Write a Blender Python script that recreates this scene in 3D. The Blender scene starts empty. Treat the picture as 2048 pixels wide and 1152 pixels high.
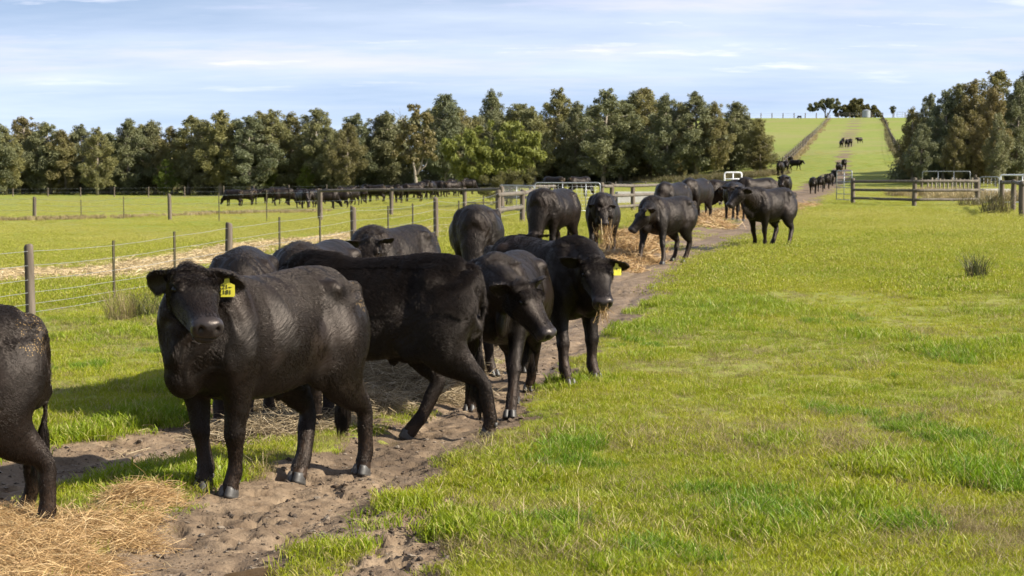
import bpy, bmesh, math, random
import numpy as np
from mathutils import Vector, Matrix
R = math.radians
scene = bpy.context.scene
COL = scene.collection
rng = np.random.default_rng(7)
random.seed(7)

# ---------------------------------------------------------------- camera, sky, sun, exposure
FPX, HOR, CAMH = 3200.0, 345.0, 1.7           # focal length and horizon row in photo pixels, eye height
PITCH = math.atan((576 - HOR) / FPX)
cam = bpy.data.cameras.new('camera')
camo = bpy.data.objects.new('camera', cam); COL.objects.link(camo)
camo.location = (0, 0, CAMH); camo.rotation_euler = (math.pi/2 - PITCH, 0, 0)
cam.sensor_width = 36; cam.lens = 36 * FPX / 2048; cam.clip_start = .1; cam.clip_end = 6000
cam.dof.use_dof = True; cam.dof.focus_distance = 9.0; cam.dof.aperture_fstop = 8.0
scene.camera = camo

SUN_EL, SUN_AZ = 35.0, 106.0                    # azimuth clockwise from the view direction: from the right, a little behind us
sd = bpy.data.lights.new('sun', 'SUN'); so = bpy.data.objects.new('sun', sd); COL.objects.link(so)
sd.energy = 5.0; sd.angle = R(.53); sd.color = (1.0, .93, .80)
sv = Vector((math.sin(R(SUN_AZ))*math.cos(R(SUN_EL)), math.cos(R(SUN_AZ))*math.cos(R(SUN_EL)), math.sin(R(SUN_EL))))
so.rotation_euler = sv.to_track_quat('Z', 'Y').to_euler()

class NT:
    """small node-tree helper"""
    def __init__(s, tree):
        s.t = tree; s.n = tree.nodes; s.l = tree.links
    def __call__(s, typ, ins=None, **props):
        nd = s.n.new('ShaderNode' + typ)
        for k, v in props.items(): setattr(nd, k, v)
        for k, v in (ins or {}).items():
            sk = nd.inputs[k]
            if isinstance(v, bpy.types.NodeSocket): s.l.new(v, sk)
            elif hasattr(v, 'outputs'): s.l.new(v.outputs[0], sk)
            else: sk.default_value = v
        return nd
    def mix(s, fac, a, b, mode='MIX'):
        nd = s.n.new('ShaderNodeMix'); nd.data_type = 'RGBA'; nd.blend_type = mode
        for i, v in ((0, fac), (6, a), (7, b)):
            sk = nd.inputs[i]
            if isinstance(v, bpy.types.NodeSocket): s.l.new(v, sk)
            elif hasattr(v, 'outputs'): s.l.new(v.outputs[0], sk)
            else: sk.default_value = v if i == 0 else (tuple(v) + (1,))[:4]
        return nd.outputs[2]
    def math(s, op, a, b=0.0, c=None):
        nd = s.n.new('ShaderNodeMath'); nd.operation = op
        for i, v in enumerate((a, b, c)):
            if v is None: continue
            if isinstance(v, bpy.types.NodeSocket): s.l.new(v, nd.inputs[i])
            elif hasattr(v, 'outputs'): s.l.new(v.outputs[0], nd.inputs[i])
            else: nd.inputs[i].default_value = v
        return nd.outputs[0]
    def ramp(s, fac, stops):
        nd = s.n.new('ShaderNodeValToRGB'); e = nd.color_ramp.elements
        while len(e) < len(stops): e.new(.5)
        for q, (p, c) in zip(e, stops):
            q.position = p; q.color = (c, c, c, 1) if isinstance(c, (int, float)) else tuple(c) + (1,)
        s.l.new(fac if isinstance(fac, bpy.types.NodeSocket) else fac.outputs[0], nd.inputs[0])
        return nd.outputs[0]
    def noise(s, vec, scale, detail=4, rough=.55, out=0):
        nd = s('TexNoise', {'Scale': scale, 'Detail': detail, 'Roughness': rough})
        if vec is not None: s.l.new(vec, nd.inputs['Vector'])
        return nd.outputs[out]
    def attr(s, name, out='Fac'):
        return s('Attribute', attribute_name=name).outputs[out]

w = bpy.data.worlds.new('World'); scene.world = w; w.use_nodes = True
w.node_tree.nodes.clear(); q = NT(w.node_tree)
tc = q('TexCoord').outputs['Generated']
sep = q('SeparateXYZ', {'Vector': tc})
zz = q.math('MAXIMUM', sep.outputs['Z'], .0)
svec = q('VectorMath', {0: q('CombineXYZ', {'X': sep.outputs['X'], 'Y': sep.outputs['Y'], 'Z': q.math('ADD', zz, .26)})}, operation='NORMALIZE').outputs[0]
sky = q('TexSky', sky_type='NISHITA'); sky.sun_disc = False
q.l.new(svec, sky.inputs[0])
sky.sun_elevation = R(SUN_EL); sky.sun_rotation = R(SUN_AZ); sky.air_density = 1.0; sky.dust_density = .6; sky.ozone_density = 1.6; sky.altitude = 50
den = q.math('ADD', zz, .09)
cu = q.math('DIVIDE', sep.outputs['X'], den); cv = q.math('DIVIDE', sep.outputs['Y'], den)
cvec = q('CombineXYZ', {'X': cu, 'Y': cv, 'Z': 0.0})
def cmap(sx, sy, ox, oy):
    return q('Mapping', {'Vector': cvec.outputs[0], 'Scale': (sx, sy, 1), 'Location': (ox, oy, 0)}).outputs[0]
high = q.ramp(q.noise(cmap(.30, .55, 3.1, 1.2), 1.0, 6, .6), ((.34, 0), (.74, 1)))        # thin veil
streak = q.ramp(q.noise(cmap(.55, 1.15, 7.7, 2.4), 1.0, 7, .62), ((.50, 0), (.68, 1)))      # grey lavender streaks
puff = q.ramp(q.noise(cmap(1.1, 2.2, 1.7, 6.3), 1.0, 6, .6), ((.60, 0), (.72, 1)))         # small bright puffs
lowm = q.ramp(zz, ((.0, 0), (.035, 0), (.075, 1)))
c0 = q.mix(q.ramp(zz, ((.0, .30), (.14, .06))), sky.outputs[0], (7.6, 8.5, 9.9))
c1 = q.mix(q.math('MULTIPLY', high, .40), c0, (8.6, 8.8, 9.6))
c2 = q.mix(q.math('MULTIPLY', q.math('MULTIPLY', streak, lowm), .72), c1, (5.9, 5.7, 7.1))
c3 = q.mix(q.math('MULTIPLY', q.math('MULTIPLY', puff, lowm), .60), c2, (8.6, 8.3, 8.6))
bg = q('Background', {'Color': c3, 'Strength': .078})
q('OutputWorld', {'Surface': bg})

vs = scene.view_settings
vs.view_transform = 'Standard'; vs.look = 'None'; vs.gamma = 1; vs.use_curve_mapping = False; vs.exposure = 1.15
scene.cycles.max_bounces = 6; scene.cycles.diffuse_bounces = 2; scene.cycles.glossy_bounces = 2
scene.cycles.transmission_bounces = 3; scene.cycles.transparent_max_bounces = 8
scene.cycles.use_denoising = True; scene.cycles.use_adaptive_sampling = True; scene.cycles.adaptive_threshold = .02

# ---------------------------------------------------------------- small helpers
def tag(o, label=None, cat=None, group=None, kind=None):
    for k, v in (('label', label), ('category', cat), ('group', group), ('kind', kind)):
        if v: o[k] = v
    return o
def empty(name, loc, rz=0):
    o = bpy.data.objects.new(name, None); COL.objects.link(o)
    o.location = loc; o.rotation_euler = (0, 0, rz); o.empty_display_size = .2
    return o
def link(name, me, mat=None, parent=None, smooth=True):
    if mat is not None and not me.materials:
        for m in (mat if isinstance(mat, (list, tuple)) else [mat]): me.materials.append(m)
    if smooth and len(me.polygons): me.polygons.foreach_set('use_smooth', np.ones(len(me.polygons), bool))
    o = bpy.data.objects.new(name, me); COL.objects.link(o)
    if parent is not None: o.parent = parent
    return o
def npmesh(name, v, f, loops=4):
    """mesh from numpy arrays: v (n,3), f (m,loops)"""
    me = bpy.data.meshes.new(name); v = np.asarray(v, np.float32); f = np.asarray(f, np.int32)
    me.vertices.add(len(v)); me.vertices.foreach_set('co', v.ravel())
    me.loops.add(f.size); me.loops.foreach_set('vertex_index', f.ravel())
    me.polygons.add(len(f)); me.polygons.foreach_set('loop_start', np.arange(0, f.size, loops, dtype=np.int32))
    me.update(calc_edges=True)
    return me
def fattr(me, name, arr):
    a = me.attributes.new(name, 'FLOAT', 'POINT'); a.data.foreach_set('value', np.asarray(arr, np.float32))
def sst(t):
    t = np.clip(t, 0, 1); return t*t*(3-2*t)
def vnoise(x, y, seed=0):
    xi = np.floor(x).astype(np.int64); yi = np.floor(y).astype(np.int64); fx = x-xi; fy = y-yi
    fx = fx*fx*(3-2*fx); fy = fy*fy*(3-2*fy)
    def h(a, b):
        k = (a*374761393 + b*668265263 + seed*974634777) & 0xffffffff
        k = ((k ^ (k >> 13))*1274126177) & 0xffffffff
        return ((k ^ (k >> 16)) & 0xffff)/65535.0
    return (h(xi, yi)*(1-fx)+h(xi+1, yi)*fx)*(1-fy) + (h(xi, yi+1)*(1-fx)+h(xi+1, yi+1)*fx)*fy
def fbm(x, y, seed=0, o=4):
    s = 0; a = .5; n = 0
    for i in range(o):
        s = s + a*vnoise(x*2**i, y*2**i, seed+i*17); n += a; a *= .5
    return s/n                                    # 0..1, mean .5

# ---------------------------------------------------------------- terrain shape
PY = np.array([-100, 0, 18, 33, 75, 102, 120, 141, 184, 263, 370, 465, 520, 700, 1500, 3000.])
PZ = np.array([0, 0, 0, .2, .25, .40, .95, 2.0, 4.0, 6.6, 12., 17.4, 18.4, 17, 10, 0.])
yy = np.linspace(-100, 3000, 6201)
zz_ = np.interp(yy, PY, PZ); ker = np.hanning(41); ker /= ker.sum()
zz_ = np.convolve(np.pad(zz_, 20, 'edge'), ker, 'valid')
def base_z(x, y):
    x = np.asarray(x, float); y = np.asarray(y, float)
    p = np.interp(y, yy, zz_); lowp = np.minimum(p, .3)
    g = sst((x-5)/30.0)
    hill = (y > 105)*np.clip((y-105)/60, 0, 1)*1.6*(fbm(x*.012+5, y*.012, 71, 3)-.5)
    return hill*g + lowp*sst((x+6)/8) + (p-lowp)*g - .67*sst((-x-1)/14)*sst(y/32)*(1 - .6*sst((y-170)/200))
def ray(px, py):
    a = (px-1024)/FPX; b = (576-py)/FPX; c, s = math.cos(PITCH), math.sin(PITCH)
    return np.array([a, c + b*s, -s + b*c])
def P(px, py, Y):
    """the point that photo pixel sees at distance Y"""
    d = ray(px, py); t = Y/d[1]
    return np.array([d[0]*t, Y, CAMH + d[2]*t])
def G(px, py):
    """the point of the ground that photo pixel sees"""
    d = ray(px, py); t0 = 2.0; t = t0
    while t < 2500:
        p = d*t; 
        if CAMH + p[2] <= base_z(p[0], p[1]): break
        t0 = t; t *= 1.004
    for _ in range(25):
        m = (t0+t)/2; p = d*m
        if CAMH + p[2] <= base_z(p[0], p[1]): t = m
        else: t0 = m
    p = d*t
    return np.array([p[0], p[1], float(base_z(p[0], p[1]))])
def GY(px, Y):
    x = (px-1024)/FPX*Y
    return np.array([x, Y, float(base_z(x, Y))])
def seg_dist(x, y, poly):
    """distance to a polyline (n,2) with half widths in column 3 -> (distance / half width)"""
    best = np.full(np.shape(x), 1e9)
    for (ax, ay, aw), (bx, by, bw) in zip(poly[:-1], poly[1:]):
        dx, dy = bx-ax, by-ay; L = dx*dx+dy*dy
        t = np.clip(((x-ax)*dx+(y-ay)*dy)/L, 0, 1)
        d = np.hypot(x-(ax+t*dx), y-(ay+t*dy))/(aw+(bw-aw)*t)
        best = np.minimum(best, d)
    return best
def poly_px(pts):
    return [(*G(px, py)[:2], hw) for px, py, hw in pts]
RUT_R = poly_px([(160, 1400, .5), (400, 1090, .52), (620, 985, .52), (800, 890, .5), (960, 800, .5), (1080, 705, .5), (1180, 635, .55), (1265, 560, .65), (1330, 522, .7), (1440, 470, .8),
                 (1560, 418, 1.0), (1640, 375, 1.2), (1682, 343, .9)])
RUT_L = poly_px([(-150, 1010, .5), (100, 945, .55), (290, 890, .5), (480, 850, .6), (700, 785, .8), (860, 730, .7), (980, 660, .6), (1110, 590, .6), (1220, 525, .8), (1330, 455, .8), (1440, 425, 1.0), (1560, 395, .9), (1640, 365, .9)])
RUT_B = poly_px([(700, 1250, .25), (800, 1120, .26), (850, 1030, .17), (930, 975, .10)])
RUT_C = poly_px([(1270, 610, .10), (1330, 572, .28), (1400, 548, .12)])
RUT_H = poly_px([(1682, 343, .9), (1690, 310, .6), (1702, 270, .38), (1712, 238, .36)])
RUT_H2 = poly_px([(1690, 330, .4), (1688, 290, .35), (1692, 255, .3)])
def dirt_mask(x, y):
    n = fbm(x*1.3, y*1.3, 3, 4); n2 = fbm(x*6, y*6, 9, 3)
    jit = (n-.5)*1.25 + (n2-.5)*1.0
    d = np.minimum.reduce([seg_dist(x, y, RUT_R), seg_dist(x, y, RUT_L), seg_dist(x, y, RUT_B)*1.05, seg_dist(x, y, RUT_C)])
    m = 1 - sst((d + jit - .75)/.5)
    dh = np.minimum(seg_dist(x, y, RUT_H), seg_dist(x, y, RUT_H2))
    return np.maximum(m, .85*(1 - sst((dh + jit*.6 - .5)/.6)))
def rut_z(x, y):
    d = np.minimum(seg_dist(x, y, RUT_R), seg_dist(x, y, RUT_L))
    return -.045*(1-sst((d-.3)/.9)) - .016*np.exp(-((d-.36)/.13)**2)
def hz(x, y):
    return float(base_z(x, y) + rut_z(np.array([x*1.0]), np.array([y*1.0]))[0])
# ---------------------------------------------------------------- cattle
def coat_material(name, wool=0.0, brown=.35, near=True):
    m = bpy.data.materials.new(name); m.use_nodes = True; m.node_tree.nodes.clear(); q = NT(m.node_tree)
    pos = q('TexCoord').outputs['Object']
    rot = q('Mapping', {'Vector': pos, 'Rotation': (0, R(-38), 0)}).outputs[0]
    wob = q('VectorMath', {0: rot, 1: q('VectorMath', {0: q('TexNoise', {'Vector': pos, 'Scale': 7.0}).outputs['Color'], 1: (.07, .07, .07)}, operation='MULTIPLY').outputs[0]}, operation='ADD').outputs[0]
    lick = q.noise(q('Mapping', {'Vector': wob, 'Scale': ((10, 36, 36) if wool else (11, 70, 70)) if near else (7, 26, 26)}).outputs[0], 1.0, 5, .6)      # lie of the coat
    fine = q.noise(q('Mapping', {'Vector': wob, 'Scale': (26, 190, 190)}).outputs[0], 1.0, 3, .6)
    big = q.noise(pos, 2.6, 3, .5)
    br = q.math('MULTIPLY', q.ramp(big, ((.42, 0), (.68, 1))), brown)
    col = q.mix(br, (.0050, .0038, .0032), (.023, .0128, .0080))
    col = q.mix(q.math('MULTIPLY', q.attr('mud'), .5), col, (.050, .030, .018))
    flk = q('TexVoronoi', {'Vector': q('Mapping', {'Vector': pos, 'Scale': (95, 130, 45), 'Rotation': (.4, .7, .2)}).outputs[0], 'Scale': 1.0}, feature='F1')
    fl = q.math('MULTIPLY', q.math('LESS_THAN', flk.outputs['Distance'], .30), q.math('GREATER_THAN', q.math('ADD', q.attr('chaff'), q.math('MULTIPLY', q.noise(pos, 14, 3), .9)), 1.15))
    col = q.mix(q.math('MULTIPLY', fl, .8), col, (.23, .15, .06))
    nose = q.attr('nose')
    col = q.mix(nose, col, (.024, .020, .020))
    hgt = q.math('ADD', q.math('MULTIPLY', lick, 1.0 + wool), q.math('MULTIPLY', fine, .35))
    pores = q('TexVoronoi', {'Vector': pos, 'Scale': 160.0}).outputs['Distance']
    hgt = q.math('ADD', q.math('MULTIPLY', hgt, q.math('SUBTRACT', 1.0, nose)), q.math('MULTIPLY', q.math('MULTIPLY', pores, .2), nose))
    bmp = q('Bump', {'Height': hgt, 'Strength': .55, 'Distance': (.020 if wool else .008) if near else .020})
    rough = q.mix(nose, ((.44,)*3 if near else (.42,)*3), (.30, .30, .30))
    b = q('BsdfPrincipled', {'Base Color': col, 'Roughness': rough, 'Normal': bmp, 'Specular Tint': (1.0, .87, .79, 1), 'Specular IOR Level': q.math('ADD', .19, q.math('MULTIPLY', nose, .10))})
    q('OutputMaterial', {'Surface': b})
    return m
def plain(name, col, rough=.6, noise=0.0, nscale=20, metal=0.0, bump=0.0, col2=None, spec=.5, coords='Object', stretch=(1, 1, 1)):
    m = bpy.data.materials.new(name); m.use_nodes = True; m.node_tree.nodes.clear(); q = NT(m.node_tree)
    pos = q('Mapping', {'Vector': q('TexCoord').outputs[coords], 'Scale': stretch}).outputs[0]
    nz = q.noise(pos, nscale, 5, .6)
    c2 = col2 or tuple(c*(1-noise) for c in col)
    cc = q.mix(q.ramp(nz, ((.35, 0), (.65, 1))), col, c2)
    b = q('BsdfPrincipled', {'Base Color': cc, 'Roughness': rough, 'Metallic': metal, 'Specular IOR Level': spec})
    if bump: q.l.new(q('Bump', {'Height': nz, 'Strength': bump, 'Distance': .01}).outputs[0], b.inputs['Normal'])
    q('OutputMaterial', {'Surface': b})
    return m
def hair_material(name):
    m = bpy.data.materials.new(name); m.use_nodes = True; m.node_tree.nodes.clear(); q = NT(m.node_tree)
    info = q('HairInfo'); col = q.mix(info.outputs['Random'], (.0032, .0026, .0023), (.018, .0115, .008))
    b = q('BsdfPrincipled', {'Base Color': col, 'Roughness': .34, 'Specular Tint': (1.0, .87, .79, 1), 'Specular IOR Level': .30})
    q('OutputMaterial', {'Surface': b}); return m
M_COAT = coat_material('black_coat', 0, .5); M_WOOL = coat_material('woolly_coat', 1.0, .25); M_FARC = coat_material('far_coat', .6, .35, False)
M_HAIR = hair_material('hair')
M_HOOF = plain('hoof', (.055, .05, .045), .5, .5, 30, bump=.2)
M_EYE = plain('eye', (.004, .003, .003), .12, .2, spec=.3)
M_TAG = plain('tag_yellow', (.56, .50, .04), .45, .12, 40)
M_INK = plain('ink', (.01, .01, .01), .6)

def catmull(rows, sub):
    rows = np.asarray(rows, float); n = len(rows)
    ext = np.vstack([2*rows[0]-rows[1], rows, 2*rows[-1]-rows[-2]]); out = []
    for i in range(n-1):
        p0, p1, p2, p3 = ext[i:i+4]
        for k in range(sub):
            t = k/sub
            out.append(.5*((2*p1)+(-p0+p2)*t+(2*p0-5*p1+4*p2-p3)*t*t+(-p0+3*p1-3*p2+p3)*t**3))
    out.append(rows[-1]); return np.array(out)
class Shell:
    """collects closed lofts; remeshed afterwards into one skin"""
    def __init__(s): s.v = []; s.f = []; s.n = 0
    def add(s, v, f): s.v.append(v); s.f += [tuple(i+s.n for i in q) for q in f]; s.n += len(v)
    def loft(s, rows, up, sub=4, N=20, ex=2.2, lateral=None, exu=None):
        """rows: x y z | half width | up radius | down radius"""
        r = catmull(rows, sub); r[:, 3:] = np.maximum(r[:, 3:], .004)
        c = r[:, :3]; tg = np.gradient(c, axis=0); tg /= np.linalg.norm(tg, axis=1)[:, None]+1e-9
        upv = np.asarray(up, float); V = []
        a = np.linspace(0, 2*np.pi, N, endpoint=False); ca, sa = np.cos(a), np.sin(a)
        ea = np.where(sa > 0, exu or ex, ex); ca = np.sign(ca)*np.abs(ca)**(2/ea); sa = np.sign(sa)*np.abs(sa)**(2/ea)
        for i in range(len(r)):
            rt = np.cross(tg[i], upv) if lateral is None else np.asarray(lateral, float)
            rt = rt/(np.linalg.norm(rt)+1e-9); u = np.cross(rt, tg[i]); u /= np.linalg.norm(u)+1e-9
            V.append(c[i] + np.outer(ca*r[i, 3], rt) + np.outer(np.where(sa > 0, sa*r[i, 4], sa*r[i, 5]), u))
        m = len(r); F = []
        for i in range(m-1):
            for k in range(N):
                F.append((i*N+k, i*N+(k+1) % N, (i+1)*N+(k+1) % N, (i+1)*N+k))
        V = np.vstack(V + [c[0][None], c[-1][None]]); e = m*N
        for k in range(N):
            F.append((e, (k+1) % N, k)); F.append((e+1, (m-1)*N+k, (m-1)*N+(k+1) % N))
        s.add(V, F)
    def ball(s, c, rad, rot=None, N=14):
        th = np.linspace(0, np.pi, N//2+2)[1:-1]; ph = np.linspace(0, 2*np.pi, N, endpoint=False)
        V = [(0, 0, 1.)] + [(math.sin(t)*math.cos(p), math.sin(t)*math.sin(p), math.cos(t)) for t in th for p in ph] + [(0, 0, -1.)]
        V = np.array(V)*np.asarray(rad); 
        if rot is not None: V = V @ np.asarray(rot).T
        K = len(th); F = [(0, 1+k, 1+(k+1) % N) for k in range(N)]
        for i in range(K-1):
            for k in range(N): F.append((1+i*N+k, 1+(i+1)*N+k, 1+(i+1)*N+(k+1) % N, 1+i*N+(k+1) % N))
        e = 1+K*N
        for k in range(N): F.append((e, 1+(K-1)*N+(k+1) % N, 1+(K-1)*N+k))
        s.add(V+np.asarray(c), F)
    def skin(s, vox, smooth=5):
        me = bpy.data.meshes.new('tmp'); me.from_pydata(np.vstack(s.v).tolist(), [], s.f); me.update()
        bm = bmesh.new(); bm.from_mesh(me); bmesh.ops.recalc_face_normals(bm, faces=bm.faces); bm.to_mesh(me); bm.free()
        o = bpy.data.objects.new('tmp', me); COL.objects.link(o)
        rm = o.modifiers.new('r', 'REMESH'); rm.mode = 'VOXEL'; rm.voxel_size = vox
        sm = o.modifiers.new('s', 'SMOOTH'); sm.factor = .5; sm.iterations = smooth
        dg = bpy.context.evaluated_depsgraph_get(); out = bpy.data.meshes.new_from_object(o.evaluated_get(dg))
        bpy.data.objects.remove(o); bpy.data.meshes.remove(me)
        return out
def rotm(yaw, pitch, roll):
    """columns forward, left, up; pitch > 0 looks down"""
    return np.array((Matrix.Rotation(yaw, 3, 'Z') @ Matrix.Rotation(pitch, 3, 'Y') @ Matrix.Rotation(roll, 3, 'X')))

TRUNK = [(-.80, 0, .93, .05, .07, .10), (-.775, 0, .93, .15, .17, .19), (-.70, 0, .91, .235, .265, .28), (-.56, 0, .90, .285, .300, .30), (-.40, 0, .89, .300, .315, .315),
         (-.18, 0, .87, .315, .310, .345), (.06, 0, .86, .325, .305, .365), (.28, 0, .87, .305, .315, .365), (.46, 0, .89, .270, .330, .350),
         (.60, 0, .89, .230, .310, .320), (.72, 0, .87, .170, .250, .270), (.80, 0, .85, .09, .15, .19), (.82, 0, .85, .03, .05, .08)]
XS = .87
def cow_shape(head=(1.0, 0, 1.28), hyaw=0, hpitch=42, roll=0, legs=None, vox=.011, fat=.89, ears=((0, 0), (0, 0)), open_mouth=0.0, coat=0, tailsw=0.0, low=False, wool=0.0, neckfat=1.0):
    """one animal: returns (body mesh, hair mesh or None, frame of the head). x forward, z up, about 1.2 m at the withers"""
    s = Shell(); legs = legs or {}
    T = np.array(TRUNK); T[:, 3] *= fat; T[:, 0] *= XS
    s.loft(T, (0, 0, 1), 3, 28, 2.3, exu=1.85)
    # topline, hooks, pins, shoulder blades, brisket, sheath and flank fold
    for sy in (-1, 1):
        s.ball((-.43*XS, sy*.195*fat, 1.075), (.10, .065, .065)); s.ball((-.72*XS, sy*.115, 1.04), (.075, .06, .075))
        s.ball((.43*XS, sy*.170*fat, .88), (.17, .115, .29), rotm(0, R(14), 0)); s.ball((-.30*XS, sy*.185, .63), (.15, .045, .11), rotm(0, R(-35), 0))
    s.ball((.50*XS, 0, 1.13), (.18, .075, .095)); s.ball((.68*XS, 0, .68), (.13, .10, .13), rotm(0, R(20), 0))
    s.ball((-.20*XS, 0, .535), (.16, .030, .05), rotm(0, R(-12), 0)); s.ball((-.13*XS, 0, .515), (.04, .025, .055))
    # neck
    hd = np.array(head, float); RM = rotm(R(hyaw), R(hpitch), R(roll)); hf, hl, hu = RM[:, 0], RM[:, 1], RM[:, 2]
    hb = hd - hf*.0 - hu*.085
    a0 = np.array((.33, 0, .93)); a1 = np.array((.57, 0, .93)); a2 = hb - hf*.24*.8 + (a1-hb)*.12
    tt = np.linspace(0, 1, 7); rows = []
    for t in tt:
        p = a0*(1-t)**3 + 3*a1*t*(1-t)**2 + 3*a2*t*t*(1-t) + (hb+hf*.05)*t**3
        k = sst(t); rows.append((*p, (.185*(1-k)+.082*k)*neckfat, .26*(1-k)+.075*k, (.32*(1-k)+.15*k)))
    upn = np.array((0, 0, 1.)) if abs((hb-a0)[2]) < .5 else np.array((.35, 0, .9))
    s.loft(rows, upn, 4, 22, 2.1)
    mid = a0*.15+a1*.45+hb*.4; s.ball(mid-np.array((0, 0, .20)), (.17, .045, .15))
    # head along its own axis
    ST, SY, SZ = .87, 1.02, .93
    def H(t, y, z): return hd + hf*t*ST + hl*y*SY + hu*z*SZ
    prof = [(-.075, .03, .03, .06, -.06), (-.055, .085, .060, .10, -.06), (.0, .113, .080, .145, -.055), (.06, .125, .088, .165, -.055), (.115, .123, .084, .165, -.057),
            (.18, .102, .070, .158, -.060), (.245, .085, .062, .142, -.064), (.31, .075, .058, .126, -.067), (.365, .076, .060, .114, -.069), (.405, .082, .063, .108, -.071), (.435, .079, .060, .100, -.074), (.457, .060, .046, .080, -.078), (.466, .03, .02, .04, -.08)]
    s.loft([(*H(t, 0, z), wd*SY, u*SZ, d*SZ) for t, wd, u, d, z in prof], hu, 3, 22, 2.25, lateral=np.cross(hf, hu))
    for sy in (-1, 1):
        s.ball(H(.085, sy*.093, .005), (.055, .030, .028), RM)         # brow
        s.ball(H(.06, sy*.070, -.13), (.085, .04, .075), RM)           # cheek
        s.ball(H(.413, sy*.044, -.058), (.030, .026, .030), RM)        # nostril wing
        s.ball(H(-.03, sy*.085, -.02), (.035, .045, .035), RM)         # root of the ear
    s.ball(H(-.045, 0, -.005), (.055, .075, .045), RM)                 # poll
    s.ball(H(.385, 0, -.135 - open_mouth), (.055, .056, .035), RM)       # chin
    if open_mouth: s.loft([(*H(.25, 0, -.13), .05, .03, .03), (*H(.38, 0, -.135-open_mouth), .045, .02, .02)], hu, 2, 12)
    # ears: cupped blades
    th = .009 if not low else .016
    for sy, (eb, ed) in zip((1, -1), ears):
        e0 = H(-.03, sy*.085, -.02)
        ax = hl*sy*math.cos(R(eb)) - hf*math.sin(R(eb)); ax = ax/np.linalg.norm(ax)
        ax = ax*math.cos(R(ed)) - hu*math.sin(R(ed)); ax = ax/np.linalg.norm(ax)
        fr = hf*math.cos(R(eb)) + hl*sy*math.sin(R(eb)); fr = fr - ax*fr.dot(ax); fr /= np.linalg.norm(fr); wv = np.cross(ax, fr)
        if wv.dot(hu) < 0: wv = -wv
        V = []; ts = [0, .03, .06, .09, .12, .15, .18, .205, .222]; ws = [.030, .040, .058, .069, .073, .070, .059, .038, .012]; N = 14
        for t, wd in zip(ts, ws):
            for k in range(N):
                a = 2*np.pi*k/N; u, n_ = math.cos(a)*wd, math.sin(a)*th
                cup = (abs(u)/.066)**1.6*.032
                V.append(e0 + ax*(t - .10*max(0, -u/.066)*.15) + wv*(u - .010*t/.22) + fr*(n_ + cup - .018*min(1, t/.05) - .3*t*t))
        F = []
        for i in range(len(ts)-1):
            for k in range(N): F.append((i*N+k, i*N+(k+1) % N, (i+1)*N+(k+1) % N, (i+1)*N+k))
        F.append(tuple(range(N))); F.append(tuple((len(ts)-1)*N+k for k in range(N)))
        s.add(np.array(V), F)
    # legs
    feet = []
    fl = [(.46, .17, .93, .095, .17, .17), (.47, .185, .76, .095, .145, .15), (.45, .18, .62, .080, .10, .105), (.445, .175, .50, .062, .07, .072), (.455, .172, .40, .050, .056, .054), (.46, .172, .345, .053, .056, .050),
          (.455, .172, .28, .042, .043, .043), (.452, .172, .20, .039, .040, .041), (.455, .172, .135, .045, .046, .049), (.47, .172, .10, .041, .043, .044), (.485, .172, .06, .044, .046, .044), (.49, .172, .03, .047, .05, .046)]
    hl_ = [(-.50, .13, 1.02, .12, .22, .20), (-.50, .165, .86, .130, .24, .26), (-.48, .185, .70, .120, .20, .245), (-.50, .182, .58, .092, .13, .185), (-.565, .175, .48, .062, .085, .115), (-.63, .172, .405, .047, .058, .062), (-.652, .170, .35, .043, .052, .046),
           (-.645, .170, .27, .042, .048, .046), (-.638, .170, .19, .040, .043, .043), (-.628, .170, .13, .042, .043, .047), (-.61, .170, .095, .042, .045, .045), (-.59, .170, .06, .045, .048, .044), (-.583, .170, .03, .048, .052, .046)]
    for key, rows, sy in (('FL', fl, 1), ('FR', fl, -1), ('HL', hl_, 1), ('HR', hl_, -1)):
        dx, dy, lift = legs.get(key, (0, 0, 0)); r = np.array(rows); top = r[0, 2]; r[:, 0] += .065 if key[0] == 'H' else -.06
        r[:, 1] *= sy; k = ((top - r[:, 2])/(top-.03))
        kk = k**1.25; r[:, 0] += dx*kk; r[:, 1] += dy*kk; r[:, 2] += lift*np.clip(k*1.15-.15, 0, 1)
        if key[0] == 'F' and lift > .1: r[:, 0] += lift*.9*np.exp(-((k-.6)/.22)**2)
        L = math.hypot(1, abs(dx)/.9); 
        s.loft(r, (1, 0, 0), 4, 16, 2.1, lateral=(0, 1, 0))
        feet.append((r[-1, :3].copy(), key, math.atan2(dx*1.25, .9) if lift > .1 else 0.0))
    # tail
    s.loft([(-.56, 0, 1.12, .045, .04, .05), (-.665, 0, 1.10, .034, .030, .034), (-.712, tailsw*.1, .98, .026, .022, .024), (-.722, tailsw*.35, .80, .021, .020, .020), (-.705, tailsw*.7, .62, .019, .018, .018),
            (-.685, tailsw*.95, .48, .028, .026, .026), (-.67, tailsw, .36, .032, .030, .030), (-.665, tailsw, .27, .012, .012, .012)], (1, 0, 0), 4, 10, 2.0, lateral=(0, 1, 0))
    me = s.skin(vox, 3 if low else 8)
    n = len(me.vertices); co = np.empty(n*3, np.float32); me.vertices.foreach_get('co', co); co = co.reshape(-1, 3).astype(float)
    no = np.empty(n*3, np.float32); me.vertices.foreach_get('normal', no); no = no.reshape(-1, 3).astype(float)
    ed = np.empty(len(me.edges)*2, np.int32); me.edges.foreach_get('vertices', ed); ed = ed.reshape(-1, 2)
    tq = np.clip((co-hd)@hf, 0, .45); dh = np.linalg.norm(co-hd-np.outer(tq, hf)+.05*hu, axis=1)
    wt = sst((co[:, 2]-.50)/.12)*sst((dh-.20)/.10)*.6
    deg = np.bincount(ed.ravel(), minlength=n)+1e-9
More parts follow.
